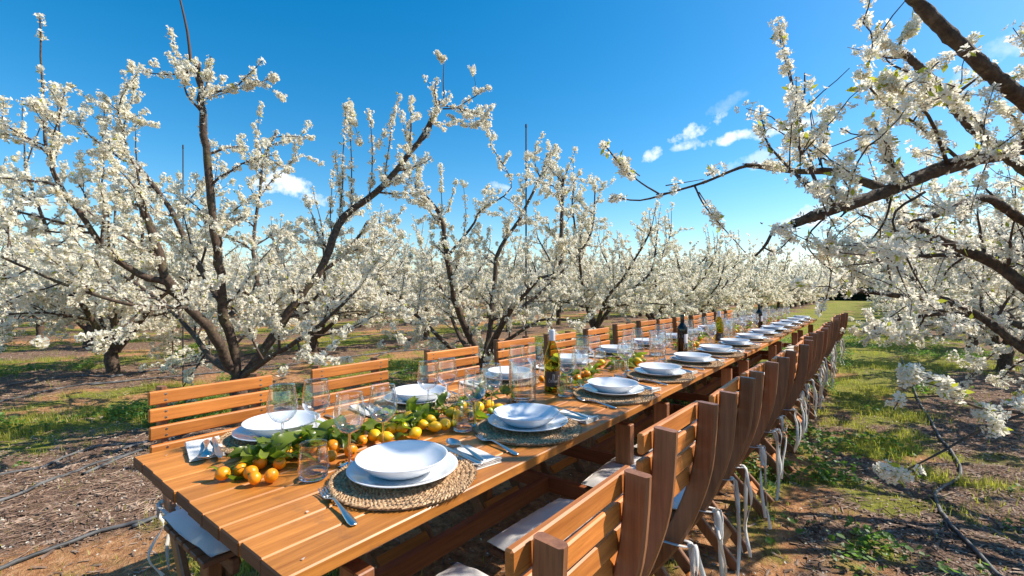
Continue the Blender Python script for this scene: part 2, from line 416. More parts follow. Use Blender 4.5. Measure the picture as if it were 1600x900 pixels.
BG = [.28, .62, .72, .50, .18, .26, .58, .44, .30, .46, .50, .34, .32, .22, .20, .30, .6, .6, .2]
def bandval(x, y):
    xm = np.where(x < -6.9, -((-x - 2.5) % 4.4) - 2.5, x); xm = np.where(x < -6.9, np.where(xm > -2.9, xm - 0, xm), xm)
    b = np.interp(xm, BX, BG)
    far = sst(4.0, 11.0, y) * (x > -4.4) * (x < 1.9)
    b = b + far * np.interp(x, [-4.2, -3, -1, 0, .8, 1.3], [.15, .46, .46, .46, .40, .25])
    return np.clip(b, 0, .97)
def greenv(x, y):
    n = .48 * vnoise(x, y, .8, 3, 3) + .52 * vnoise(x, y, 3.8, 11, 3)
    return sst(-.09, .09, n - (1.0 - bandval(x, y)) * .62 - .20)
def rowd(x): return np.minimum(np.abs(((x + 4.6 + 2.2) % 4.4) - 2.2) + (x > -2.4) * 9, np.abs(x - 1.5))
def mulchv(x, y):
    n = vnoise(x, y, 1.7, 31, 3)
    return sst(0, .25, np.interp(rowd(x), [0, 1.0, 1.5, 2.2], [.75, .70, .38, .15]) - .25 - (n - .5) * .9 + .12 * sst(1.0, 2.0, x))
def gz(x, y):  # height of the soil
    d = np.hypot(x, y); k = np.exp(-d / 30)
    return k * (.06 * (vnoise(x, y, .7, 5, 2) - .5) + .035 * (vnoise(x, y, 4, 9, 2) - .5) + .018 * (vnoise(x, y, 16, 21, 2) - .5)) 
def _ground_mat(nt):
    tc = N(nt, 'ShaderNodeTexCoord'); ob = tc.outputs['Object']
    at = N(nt, 'ShaderNodeAttribute', attribute_name='cover'); sp = N(nt, 'ShaderNodeSeparateColor'); nt.links.new(at.outputs['Color'], sp.inputs[0])
    n1 = noise(nt, ob, 1.3, 5, .6); n2 = noise(nt, ob, 22, 6, .7); n3 = noise(nt, ob, 95, 4, .7); n4 = noise(nt, ob, 6, 6, .65)
    soil = ramp(nt, n2, [(.3, (.20, .082, .036)), (.5, (.42, .205, .090)), (.72, (.64, .38, .20))])
    mp = N(nt, 'ShaderNodeMapping'); mp.inputs['Scale'].default_value = (60, 22, 22); mp.inputs['Rotation'].default_value = (0, 0, .6); nt.links.new(ob, mp.inputs[0])
    n5 = noise(nt, mp.outputs[0], 1, 5, .75, .8)
    mul = ramp(nt, n5, [(.34, (.05, .028, .018)), (.48, (.16, .095, .062)), (.6, (.33, .215, .15)), (.72, (.56, .42, .31))])
    c = mix(nt, mth(nt, 'ADD', mth(nt, 'MULTIPLY', sp.outputs[1], 1.1), mth(nt, 'SUBTRACT', n4, .5), True), soil, mul)
    gr = ramp(nt, n2, [(.3, (.06, .085, .012)), (.5, (.17, .19, .025)), (.7, (.34, .32, .05))])
    gr = mix(nt, ramp(nt, n1, [(.4, (0, 0, 0)), (.65, (1, 1, 1))]), gr, mix(nt, n3, (.20, .19, .03), (.32, .27, .07)))
    gf = mth(nt, 'ADD', mth(nt, 'MULTIPLY', sp.outputs[0], 1.25), mth(nt, 'MULTIPLY', mth(nt, 'SUBTRACT', n4, .55), 1.4), True)
    c = mix(nt, gf, c, gr)
    hgt = mth(nt, 'ADD', mth(nt, 'MULTIPLY', n2, 1.0), mth(nt, 'MULTIPLY', n3, .5))
    p = princ(nt, rough=.95, colsock=c, bump=hgt, bstr=.8, bdist=.03); p.inputs['Specular IOR Level'].default_value = .15
    return p.outputs[0]
M['ground'] = mat('orchard soil and grass', _ground_mat)
def make_ground():
    n = 520; t = np.linspace(-1, 1, n); k = 6.2
    g = np.sinh(k * t) / np.sinh(k) * 520
    gx = g - 1.2; gy = g + 2.6
    X, Y = np.meshgrid(gx, gy); Z = gz(X, Y)
    V = np.stack([X, Y, Z], -1).reshape(-1, 3)
    i = np.arange(n - 1)[:, None] * n + np.arange(n - 1)[None, :]
    F = np.stack([i, i + 1, i + n + 1, i + n], -1).reshape(-1, 4)
    me = mesh_from('ground', V, F, [M['ground']], smooth=True)
    a = me.color_attributes.new('cover', 'FLOAT_COLOR', 'POINT')
    col = np.stack([greenv(X, Y), mulchv(X, Y), X * 0, X * 0 + 1], -1).reshape(-1, 4).astype(np.float32)
    a.data.foreach_set('color', col.ravel())
    o = obj('ground', me); o['kind'] = 'structure'
make_ground()

# ------------------------------------------------------------------ tables
TX0, TX1, TY0, TP, TL = -1.74, -.800, .380, 1.798, 1.780
def table(k):
    y0 = TY0 + k * TP; cx = (TX0 + TX1) / 2; jit = [0, -.012, .006, -.008, .005][k]
    words = ['nearest wooden garden table, its plank end and corner showing', 'second wooden garden table from the near end, butted against the first', 'third wooden garden table along the row, with the dark wine bottle behind its start',
             'fourth wooden garden table, next to last in the long row', 'last wooden garden table at the far end of the row on the grass'][k]
    t = thing('garden_table', words, 'table', (cx + jit, y0, -.0012 * (k % 2)), 0, 'wooden tables joined end to end')
    w = (TX1 - TX0) / 10
    if k == 0:
        for i in range(10):
            V, F = box(w - .0035, TL, .030, b=.003); me = mesh_from('plank', V, F, [M['top'], M['endgrain']]); me.polygons.foreach_set('material_index', [1 if abs(p.normal.y) > .5 else 0 for p in me.polygons]); PL.append(me)
    for i in range(10):
        obj('plank', PL[i], t, ((i - 4.5) * w, TL / 2 + rng.uniform(-.003, .003), .735 + rng.uniform(-.0006, .0006)), scale=(1, 1, 1))
    if k == 0:
        TP_['leg'] = mesh_from('leg', *bar((0, 0, -.02), (0, 0, .665), .07, .042), [M['legx']])
        TP_['apron'] = mesh_from('apron', *box(.028, TL - .16, .052, b=.003), [M['beamy']])
        TP_['batten'] = mesh_from('batten', *box(TX1 - TX0 - .14, .05, .045, b=.003), [M['beamx']])
        TP_['rail'] = mesh_from('rail', *box(TX1 - TX0 - .25, .032, .07, b=.003), [M['beamx']])
        TP_['str'] = mesh_from('stretcher', *box(.035, TL - .48, .07, b=.003), [M['beamy']])
    for y in (.185, TL - .27):
        for x in (-.405, .405): obj('leg', TP_['leg'], t, (x, y, 0))
        obj('rail', TP_['rail'], t, (0, y, .30))
        obj('batten', TP_['batten'], t, (0, y + .048, .6965))
    for x in (-.365, .365): obj('apron', TP_['apron'], t, (x, TL / 2, .665 + .026))
    obj('stretcher', TP_['str'], t, (0, TL / 2 - .04, .30))
PL, TP_ = [], {}
for k in range(5): table(k)

# ------------------------------------------------------------------ folding chairs (local: sits facing +x, origin on the ground under the seat)
def build_chair():
    t = thing('folding_chair', 'x', 'chair', group='folding chairs round the tables')
    prof = bez([(-.305, .893), (-.300, .80), (-.288, .70), (-.258, .60), (-.215, .50), (-.165, .42), (-.07, .30), (.06, .15), (.18, 0)], 22)
    for y in (-.163, .163):
        obj('stile', fixn(mesh_from('stile', *sweep_xz(prof, .055, .024, y, .006), [M['stile']])) if y < 0 else t.children[0].data, t, (0, 0, 0) if y < 0 else (0, .326, 0))
    # four back slats, fixed to the front of the stiles
    me = mesh_from('back_slat', *box(.017, .425, .048, b=.004), [M['slat']])
    sc = [lathe([(.0001, .0014), (.004, .001), (.0045, 0)], 8)]
    sme = mesh_from('screw', *join([(V_ @ np.array([[0, 0, -1], [0, 1, 0], [1, 0, 0]]) + [0.0084, yy, zz], F_) for (V_, F_) in sc for yy in (-.163, .163) for zz in (-.011, .011)]), [M['screw']])
    for z, x, a in ((.861, -.265, .06), (.799, -.2625, .07), (.737, -.256, .13), (.675, -.246, .23)):
        s = obj('back_slat', me, t, (x + .003, 0, z), (0, a * 1.0 - .05, 0))
        for yy in (-.15, .15): 
            pass
        obj('screws', sme, s)['kind'] = 'stuff'
    seat = mesh_from('seat_slat', *box(.052, .40, .018, b=.003), [M['seat']])
    for i in range(6): obj('seat_slat', seat, t, (-.112 + i * .062, 0, .441))
    rail = mesh_from('seat_rail', *box(.40, .022, .045, b=.003), [M['seat']])
    for y in (-.118, .118): obj('seat_rail', rail, t, (.04, y, .4085))
    leg = fixn(mesh_from('crossing_leg', *sweep_xz([(.17, .40), (.06, .28), (-.08, .13), (-.21, .0)], .050, .022, 0, .004), [M['stile']]))
    for y in (-.092, .092): obj('crossing_leg', leg, t, (0, y, 0))
    cb = mesh_from('crossbar', *box(.018, .162, .06, b=.003), [M['slat']])
    obj('crossbar', cb, t, (-.125, 0, .085), (0, .72, 0))
    cb2 = mesh_from('crossbar', *box(.018, .276, .05, b=.003), [M['slat']])
    obj('crossbar', cb2, t, (.135, 0, .10), (0, -.8, 0))
    return t
def cushion_mesh(seed, slump=0.0):
    r = np.random.default_rng(seed); n = 16; V, F = [], []
    for s in (1, -1):
        for i in range(n + 1):
            for j in range(n + 1):
                u, v = i / n * 2 - 1, j / n * 2 - 1
                e = (1 - abs(u) ** 6) * (1 - abs(v) ** 6)
                z = s * .021 * max(e, 0) ** .38
                cx = 1 - .02 * (v * v); cyy = 1 - .02 * (u * u)
                z += .004 * math.sin(5 * u + seed) * math.sin(4 * v + 1.3 * seed) * (s > 0) + (.003 * r.uniform(-1, 1) if s > 0 else 0)
                V.append([.205 * u * cx, .20 * v * cyy, z + .022])
    for q in range(2):
        o = q * (n + 1) ** 2
        for i in range(n):
            for j in range(n):
                a = o + i * (n + 1) + j; f = [a, a + n + 1, a + n + 2, a + 1]; F.append(f if q == 0 else f[::-1])
    me = mesh_from('cushion', V, F, [M['cushion']], smooth=True)
    bm = bmesh.new(); bm.from_mesh(me); bmesh.ops.remove_doubles(bm, verts=bm.verts, dist=.0004); bmesh.ops.recalc_face_normals(bm, faces=bm.faces); bm.to_mesh(me); bm.free()
    me.polygons.foreach_set('use_smooth', [True] * len(me.polygons))
    return me
def ribbon(P, w, twist, name='tie'):
    """flat ribbon along P; twist: angle per point"""
    P = np.array(P); T = nrm(np.gradient(P, axis=0)); V, F = [], []
    for i, (p, t) in enumerate(zip(P, T)):
        a = twist[i]; h = np.array([math.cos(a), math.sin(a), 0.0]); h = h - h.dot(t) * t; h /= (np.linalg.norm(h) + 1e-9); nn = np.cross(t, h) * .0004
        for sgn, q in ((-1, -1), (1, -1), (1, 1), (-1, 1)): V.append(p + h * sgn * w / 2 + nn * q)
    for i in range(len(P) - 1):
        for k in range(4): F.append([i * 4 + k, i * 4 + (k + 1) % 4, i * 4 + 4 + (k + 1) % 4, i * 4 + 4 + k])
    return np.array(V), F
def tie_mesh(seed):
    """ribbon round the stile at the seat's back corner with two hanging tails; local to the cushion, stile at (-.19..,0)"""
    r = np.random.default_rng(seed); parts = []
    x0, z0 = -.235, .06
    # band round the stile
    P = bez([(-.19, .014, .02), (-.215, .018, .030), (-.280, .018, .036), (-.292, 0, .038), (-.280, -.018, .036), (-.215, -.018, .030), (-.19, -.014, .022)], 18)
    parts.append(ribbon(P, .013, [math.pi / 2] * 18))
    base = np.array([-.292, 0, .038]); V_, F_ = box(.014, .016, .014, base, .004); parts.append((V_, F_))
    for s in (-1, 1):
        L = r.uniform(.24, .42); b = r.uniform(.006, .018)
        pts = [base, base + [-b, s * .007, -.004], base + [-b * 1.4, s * (.010 + r.uniform(0, .008)), -.045]]
        for q in (.35, .7, 1.0): pts.append(base + [-b * 1.4 + r.uniform(-.022, .012), s * r.uniform(-.006, .038), -L * q])
        tw = np.cumsum(r.uniform(-.4, 1.3, 24)) * r.uniform(.2, .45) + r.uniform(0, 3)
        parts.append(ribbon(bez(pts, 24), .0150, tw))
    if r.uniform() < .4:
        s = r.choice([-1, 1])
        P = bez([base, base + [-.022, s * .018, .012], base + [-.035, s * .038, -.03], base + [-.028, s * .034, -.08], base + [-.010, s * .014, -.05], base], 20)
        parts.append(ribbon(P, .012, np.linspace(0, 3.5, 20)))
    return mesh_from('tie', *join(parts), [M['ribbon']], smooth=True)
CUSH = [cushion_mesh(s) for s in range(3)]; TIES = [tie_mesh(s + 20) for s in range(7)]
ORD = ['first', 'second', 'third', 'fourth', 'fifth', 'sixth', 'seventh', 'eighth', 'ninth', 'tenth', 'eleventh', 'twelfth', 'thirteenth', 'fourteenth']
ORD += ['fifteenth', 'sixteenth', 'seventeenth', 'eighteenth', 'nineteenth', 'twentieth', 'twenty-first']
RCH = [(.747, -.692, 0), (1.258, -.695, -.02), (1.83, -.70, .02), (2.34, -.70, -.02), (2.96, -.695, .02)] + [(3.57 + .61 * i, -.695 + rng.uniform(-.03, .03), rng.uniform(-.07, .07)) for i in range(9)]
LCH = [.70, 1.31, 1.97, 2.60, 3.25, 3.89, 4.47, 5.08, 5.63, 6.16, 6.82, 7.45, 8.1, 8.75]
chair0 = build_chair(); used = []
def place_chair(x, y, rot, label, cush_label, side, k):
    if not used: ch = chair0; ch.location = (x, y, 0); ch.rotation_euler = (0, 0, rot); used.append(1)
    else: ch = dup(chair0, (x, y, 0), rot)
    zs = {('l', 0): .975, ('l', 1): 1.028, ('l', 2): 1.012}.get((side[10], k) if False else ('l' if 'lane' in side else 'o', k), 1.0)
    ch['label'] = label; ch['group'] = 'folding chairs ' + side
    ch.scale = (1, 1 + rng.uniform(-.01, .01), zs + (rng.uniform(-.012, .012) if zs == 1.0 and k else 0))
    cu = thing('seat_cushion', cush_label, 'cushion', (x + .04 * math.cos(rot), y + .04 * math.sin(rot), .4505), rot + rng.uniform(-.04, .04), 'white seat cushions ' + side)
    obj('pad', CUSH[int(rng.integers(3))], cu)
    for yy in (-.163, .163): obj('tie', TIES[int(rng.integers(7))], cu, (.0, yy, 0), (0, 0, 0), (1, 1 if rng.uniform() < .5 else -1, 1))
for k, (y, x, a) in enumerate(RCH):
    who = f'{ORD[k]} lane-side chair from the near end of the tables' if k < 13 else 'last lane-side chair at the far end'
    place_chair(x, y, math.pi + a, 'brown slatted ' + who, 'white tied cushion on the ' + who, 'along the grass lane', k)
for k, y in enumerate(LCH):
    who = f'{ORD[k]} orchard-side chair from the near end of the tables' if k < 13 else 'last orchard-side chair at the far end'
    place_chair(-1.765 + (0 if k == 0 else rng.uniform(-.02, .02)), y, 0.0 + (0 if k == 0 else rng.uniform(-.04, .04)), 'sunlit orange slatted ' + who, 'white tied cushion on the ' + who, 'on the orchard side', k)

# ------------------------------------------------------------------ table settings
TZ = .7515
def placemat_mesh(seed):
    r = np.random.default_rng(seed); O = np.array([[1, 0, 0], [-.2, 1, .1], [-1, 0, 0], [.2, -1, -.1], [0, .15, .8], [0, -.1, -.7]], float)
    Fo = [(0, 1, 4), (1, 2, 4), (2, 3, 4), (3, 0, 4), (1, 0, 5), (2, 1, 5), (3, 2, 5), (0, 3, 5)]
    Vs, Fs, off = [], [], 0
    for q in range(15):
        R = .012 + q * .0122; n = max(6, int(2 * math.pi * R / .0105))
        for row in (0, 1):
            for k in range(n):
                a = 2 * math.pi * (k + .5 * row) / n + r.uniform(-.2, .2) / n
                rr = R + (.0035 if row else -.0025) + r.uniform(-.0012, .0012)
                tang = a + math.pi / 2 + (.75 if row else -.75) + r.uniform(-.25, .25)
                ca, sa = math.cos(tang), math.sin(tang)
                V = O * [.0095, .0042, .0048]; V = np.stack([V[:, 0] * ca - V[:, 1] * sa, V[:, 0] * sa + V[:, 1] * ca, V[:, 2]], 1)
                V = V + [rr * math.cos(a), rr * math.sin(a), .0052 + r.uniform(0, .003) + (.002 if q == 14 else 0)]
                Vs.append(V); Fs.append(np.array(Fo) + off); off += 6
    V = np.vstack(Vs); F = np.vstack(Fs)
    d = lathe([(.0001, .004), (.184, .004), (.184, .0005)], 28)
    V2 = np.array(d[0]); F2 = [tuple(i + off for i in f) for f in d[1]]
    return mesh_from('placemat', np.vstack([V, V2]), [tuple(f) for f in F] + F2, [M['seagrass']])
PM = [placemat_mesh(1), placemat_mesh(2)]
plate_me = fixn(mesh_from('dinner_plate', *lathe([(.0001, .002), (.085, .002), (.09, .0), (.096, .003), (.115, .011), (.136, .0185), (.1425, .0215), (.1435, .0235), (.142, .0245), (.137, .0235), (.116, .0165), (.098, .0095), (.090, .0075), (.0001, .007)], 72), [M['china']], smooth=True))
bowl_me = fixn(mesh_from('soup_bowl', *lathe([(r_, z_ * .84) for r_, z_ in [(.0001, .003), (.060, .003), (.064, 0), (.068, .003), (.084, .013), (.100, .027), (.112, .041), (.1185, .0485), (.1195, .0505), (.1180, .0515), (.1145, .0495), (.106, .0395), (.092, .0245), (.074, .0130), (.055, .0085), (.0001, .0075)]], 72), [M['china']], smooth=True))
wineglass_bowl = [(.0045, .088), (.012, .091), (.024, .097), (.035, .108), (.0425, .122), (.0455, .137), (.0448, .155), (.0418, .175), (.0385, .195), (.0365, .208)]
wg_bowl = mesh_from('glass_bowl', *lathe(wineglass_bowl + [(.0371, .2086), (.0366, .2076)], 32), [M['glass']], smooth=True)
wg_stem = mesh_from('stem', *lathe([(.0055, .089), (.0040, .082), (.0033, .06), (.0033, .03), (.0045, .010), (.010, .0045), (.022, .0028), (.0355, .0018), (.0358, .0008), (.0355, .0002), (.0001, .0002)], 24), [M['sglass']], smooth=True)
tb_wall = mesh_from('tumbler_wall', *lathe([(.030, .006), (.0375, .012), (.0395, .022), (.0385, .045), (.0350, .082), (.0335, .092), (.0340, .0928), (.0336, .0918)], 32), [M['glass']], smooth=True)
tb_base = fixn(mesh_from('tumbler_base', *lathe([(.0001, .0005), (.030, .0005), (.035, .004), (.0365, .010), (.034, .0125), (.024, .0095), (.0001, .008)], 28), [M['sglass']], smooth=True))
vs_wall = mesh_from('vase_wall', *lathe([(.060, .002), (.0605, .015), (.0605, .182), (.0598, .184), (.0575, .182), (.0575, .02)], 40), [M['glass']], smooth=True)
vs_base = fixn(mesh_from('vase_base', *lathe([(.0001, .001), (.056, .001), (.0575, .004), (.0575, .016), (.0001, .016)], 40), [M['sglass']], smooth=True))

def flat(stn, t=.0016):
    """cutlery from stations (x, halfwidth, z, crown) -> solid"""
    V, F = [], []
    for (x, hw, z, cr) in stn:
        for (s, q) in ((-1, 0), (-.5, .8), (0, 1), (.5, .8), (1, 0)): V.append([x, s * hw, z + cr * q + t / 2])
        for (s, q) in ((1, 0), (.5, .8), (0, 1), (-.5, .8), (-1, 0)): V.append([x, s * hw, z + cr * q - t / 2])
    for i in range(len(stn) - 1):
        for k in range(10): F.append([i * 10 + k, i * 10 + (k + 1) % 10, i * 10 + 10 + (k + 1) % 10, i * 10 + 10 + k])
    F.append(list(range(10))[::-1]); F.append([(len(stn) - 1) * 10 + k for k in range(10)])
    return np.array(V), F
HAND = [(.108, .003, .003, .001), (.105, .0075, .003, .002), (.09, .0095, .0035, .003), (.06, .0080, .006, .0032), (.03, .0048, .009, .0022), (.0, .0036, .0115, .0015)]
def fork_mesh():
    head = HAND + [(-.022, .0036, .0125, .001), (-.036, .007, .010, 0), (-.048, .0125, .007, -.001), (-.060, .0132, .0055, -.001)]
    parts = [flat([(a, b, c, d) for a, b, c, d in head])]
    for i in range(4):
        y = (i - 1.5) * .0072
        V, F = flat([(-.0595, .0024, .0057, 0), (-.075, .0021, .006, 0), (-.092, .0018, .009, 0), (-.103, .0009, .0125, 0)], .0018); V[:, 1] += y; parts.append((V, F))
    return fixn(mesh_from('fork', *join(parts), [M['steel']], smooth=True))
def spoon_mesh():
    st = HAND + [(-.025, .0036, .0125, .001), (-.038, .006, .010, -.001), (-.046, .013, .0085, -.003), (-.056, .0185, .0078, -.006), (-.070, .0208, .008, -.0075), (-.083, .019, .009, -.0065), (-.093, .0135, .0105, -.004), (-.100, .006, .0118, -.001), (-.1015, .001, .012, 0)]
    V, F = flat(st); V[:, 2] += .001; return fixn(mesh_from('spoon', V, F, [M['steel']], smooth=True))
def knife_mesh():
    st = [(.112, .003, .003, .001), (.110, .0075, .003, .003), (.09, .0085, .003, .004), (.04, .0075, .003, .004), (.012, .006, .003, .003), (.006, .0075, .003, .0005), (-.02, .0095, .003, .0003), (-.07, .0098, .003, .0003), (-.10, .0065, .003, .0003), (-.112, .001, .003, 0)]
    return fixn(mesh_from('knife', *flat(st), [M['steel']], smooth=True))
fork_me, spoon_me, knife_me = fork_mesh(), spoon_mesh(), knife_mesh()
def napkin_mesh(seed):
    r = np.random.default_rng(seed); parts = []
    for l in range(4):
        n, m = 12, 6; V, F = [], []
        w, h = .150 - .002 * l + r.uniform(-.002, .002), .088 + r.uniform(-.003, .003)
        ox, oy, an = r.uniform(-.003, .003), r.uniform(-.0025, .0025), r.uniform(-.02, .02)
        for s in (0, 1):
            for i in range(n + 1):
                for j in range(m + 1):
                    x, y = (i / n - .5) * w * 1.15, (j / m - .5) * h
                    lift = .006 * max(0, i / n - .82) / .18 * (l / 3) * (1 + r.uniform(-.3, .3))
                    z = .0009 + l * .0021 + s * .0016 + lift + .0007 * math.sin(i * .9 + l)
                    V.append([x * math.cos(an) - y * math.sin(an) + ox, x * math.sin(an) + y * math.cos(an) + oy, z])
        k = (n + 1) * (m + 1)
        for i in range(n):
            for j in range(m):
                a = i * (m + 1) + j; F.append([a, a + 1, a + m + 2, a + m + 1]); F.append([k + a, k + a + m + 1, k + a + m + 2, k + a + 1])
        for i in range(n):
            for j in (0, m):
                a = i * (m + 1) + j; F.append([a, a + m + 1, k + a + m + 1, k + a])
        for j in range(m):
            for i in (0, n):
                a = i * (m + 1) + j; F.append([a, a + 1, k + a + 1, k + a])
        parts.append((V, F))
    return fixn(mesh_from('napkin', *join(parts), [M['napkin']]))
NAP = [napkin_mesh(5), napkin_mesh(6)]
def one(name, me, label, cat, loc, rot, group):
    o = obj(name, me, None, loc, rot if isinstance(rot, tuple) else (0, 0, rot)); return tag(o, label, cat, group)
wg0 = tb0 = None
def wine_glass(x, y, label, group):
    t = thing('wine_glass', label, 'wine glass', (x, y, TZ), rng.uniform(0, 6), group); s = rng.uniform(.96, 1.0); t.scale = (s,) * 3
    obj('glass_bowl', wg_bowl, t); obj('stem', wg_stem, t)
def tumbler(x, y, label, group):
    t = thing('water_tumbler', label, 'tumbler', (x, y, TZ), 0, group); obj('tumbler_wall', tb_wall, t); obj('tumbler_base', tb_base, t)
RPL = [.783, 1.335, 2.01, 2.60, 3.19, 3.77, 4.36, 4.97, 5.6, 6.22, 6.88, 7.55, 8.22, 8.88]
LPL = [.74, 1.33, 1.97, 2.62, 3.26, 3.9, 4.52, 5.15, 5.8, 6.42, 7.05, 7.7, 8.3, 8.9]
def place(cx, cy, sgn, who, k, gl):
    # sgn=+1: diner sits at +x side looking to -x ; sgn=-1 the mirror image turned round
    r0 = 0 if sgn > 0 else math.pi
    def at(dx, dy): return cx + sgn * dx, cy + sgn * dy
    j = lambda s: float(rng.uniform(-s, s))
    one('placemat', PM[k % 2], f'round braided seagrass placemat at {who}', 'placemat', (*at(.006, j(.01) - .005), TZ), rng.uniform(0, 6), 'braided placemats')
    one('dinner_plate', plate_me, f'white dinner plate under the soup bowl at {who}', 'plate', (*at(0, 0), TZ + .0105), 0, 'white dinner plates')
    one('soup_bowl', bowl_me, f'white soup bowl on its dinner plate at {who}', 'bowl', (*at(j(.004) - .004, j(.004)), TZ + .0182), 0, 'white soup bowls')
    one('fork', fork_me, f'steel fork beside the placemat at {who}', 'fork', (*at(.028 + j(.012), -.212 + j(.010)), TZ), r0 - .15 + j(.09), 'steel forks')
    nx, ny, na = .05 + j(.01), .215 + j(.01), j(.1)
    one('napkin', NAP[k % 2], f'folded white napkin under spoon and knife at {who}', 'napkin', (*at(nx, ny), TZ), r0 + na - .16, 'folded napkins')
    one('knife', knife_me, f'steel knife lying on the napkin at {who}', 'knife', (*at(nx - .03, ny - .022), TZ + .0085), r0 + na - .18, 'steel knives')
    one('spoon', spoon_me, f'steel spoon lying on the napkin at {who}', 'spoon', (*at(nx - .035, ny + .008), TZ + .009), r0 + na - .26, 'steel spoons')
    for (dx, dy, nm) in gl:
        x, y = at(dx, dy)
        if nm == 't': tumbler(x, y, f'short clear water tumbler at {who}', 'water tumblers')
        elif nm == 'a': wine_glass(x, y, f'nearer of two wine glasses at {who}', 'wine glasses')
        else: wine_glass(x, y, f'farther of two wine glasses at {who}', 'wine glasses')
for k, y in enumerate(RPL):
    who = f'the {ORD[k]} lane-side place from the near end' if k < 13 else 'the last lane-side place, at the far end'
    gl = [(-.20, -.033, 'a'), (-.214, .092, 'b'), (-.183, -.150, 't')] if k == 0 else [(-.185 + rng.uniform(-.015, .015), -.085, 'a'), (-.21 + rng.uniform(-.015, .015), .06, 'b'), (-.165, -.16, 't')]
    place(-.985 + .003 * min(k, 6), y, 1, who, k, gl)
for k, y in enumerate(LPL):
    who = f'the {ORD[k]} orchard-side place from the near end' if k < 13 else 'the last orchard-side place, at the far end'
    gl = [(-.135, .06, 'a'), (-.125, -.055, 'b'), (-.13, -.17, 't')] if k < 2 else [(-.13 + rng.uniform(-.02, .02), .075, 'a'), (-.145 + rng.uniform(-.02, .02), -.06, 'b'), (-.13, -.16, 't')]
    place(-1.575, y, -1, who, k, gl)
# glass vases
for (x, y, lb) in ((-1.235, 1.64, 'clear glass cylinder vase left of the green wine bottle'), (-1.30, 3.42, 'clear glass cylinder vase beside the dark wine bottle'), (-1.25, 5.35, 'clear glass cylinder vase on the fourth table'), (-1.26, 7.2, 'clear glass cylinder vase near the far end of the tables')):
    t = thing('glass_vase', lb, 'vase', (x, y, TZ), 0, 'glass cylinder vases'); obj('vase_wall', vs_wall, t); obj('vase_base', vs_base, t)
    t2 = None
# wine bottles
def white_bottle(x, y, rot, label):
    t = thing('wine_bottle', label, 'bottle', (x, y, TZ), rot, 'wine bottles')
    prof = [(.0001, .006), (.028, .003), (.036, .001), (.0385, .006), (.0388, .15), (.037, .17), (.031, .195), (.022, .222), (.0155, .243), (.0140, .262), (.0139, .285)]
    if 'w' not in BT:
        inner = [(r - .0028, z + .004) for r, z in prof[::-1] if r > .003]
        BT['w'] = fixn(mesh_from('bottle_glass', *lathe(prof + inner + [(.0001, .012)], 36), [M['bottle']], smooth=True))
        BT['cap'] = fixn(mesh_from('foil_capsule', *lathe([(.0152, .248), (.0150, .262), (.0150, .297), (.0146, .299), (.0001, .2995)], 24), [M['capsule']], smooth=True))
        lv, lf = [], []
        for i in range(15):
            a = -1.25 + 2.5 * i / 14
            for z in (.028, .102): lv.append([.0394 * math.cos(a), .0394 * math.sin(a), z])
        for i in range(14): lf.append([2 * i, 2 * i + 2, 2 * i + 3, 2 * i + 1])
        BT['lab'] = mesh_from('paper_label', lv, lf, [M['dlabel']], smooth=True)
        # handwritten-looking silver script: looping strokes wrapped on the label
        strokes = [[(-.75, .45), (-.9, .62), (-1.02, .5), (-1.0, .3), (-.85, .25), (-.7, .33), (-.62, .42), (-.5, .47), (-.58, .32), (-.45, .28), (-.36, .5), (-.22, .95), (-.14, 1.02), (-.16, .8), (-.3, .45), (-.28, .28), (-.12, .4), (.02, .85), (.12, 1.0), (.1, .75), (-.03, .42), (0, .27), (.14, .36), (.24, .48), (.2, .3), (.34, .3), (.44, .46), (.38, .3), (.52, .3), (.64, .48), (.6, .34), (.8, .36)]]
        items = []
        for s in strokes:
            P = bez([(a * .62, b, 0) for a, b in s], 150); Q = np.stack([.0397 * np.cos(P[:, 0]), .0397 * np.sin(P[:, 0]), .035 + P[:, 1] * .052], 1)
            items.append((Q, np.full(150, .0007), 4))
        V, F = tubes(items); BT['ink'] = mesh_from('script', V, F, [M['ink']])
    obj('bottle_glass', BT['w'], t); obj('foil_capsule', BT['cap'], t); l = obj('paper_label', BT['lab'], t); obj('script', BT['ink'], l)
BT = {}
white_bottle(-1.25, 1.90, -.75, 'olive green wine bottle with pale capsule and dark script label by the vase')
white_bottle(-1.14, 4.52, -.75, 'olive green wine bottle with pale capsule farther down the table by the lemons')
def red_bottle(x, y, rot, label):
    t = thing('wine_bottle', label, 'bottle', (x, y, TZ), rot, 'wine bottles')
    if 'r' not in BT:
        BT['r'] = fixn(mesh_from('bottle_glass', *lathe([(.0001, .004), (.034, .001), (.0378, .005), (.038, .19), (.036, .205), (.028, .22), (.018, .232), (.0148, .245), (.0142, .285)], 32), [M['dbottle']], smooth=True))
        BT['rc'] = fixn(mesh_from('foil_capsule', *lathe([(.0155, .240), (.0152, .26), (.0152, .30), (.0145, .303), (.0001, .3035)], 24), [M['dbottle']], smooth=True))
        lv, lf = [], []
        for i in range(11):
            a = -.9 + 1.8 * i / 10
            for z in (.085, .155): lv.append([.0386 * math.cos(a), .0386 * math.sin(a), z])
        for i in range(10): lf.append([2 * i, 2 * i + 2, 2 * i + 3, 2 * i + 1])
        BT['rl'] = mesh_from('paper_label', lv, lf, [M['wlabel']], smooth=True)
    obj('bottle_glass', BT['r'], t); obj('foil_capsule', BT['rc'], t); obj('paper_label', BT['rl'], t)
red_bottle(-1.18, 3.62, .0, 'dark red wine bottle with a white label standing among the glasses')
red_bottle(-1.2, 6.7, .0, 'dark wine bottle far down the long table among the glasses')

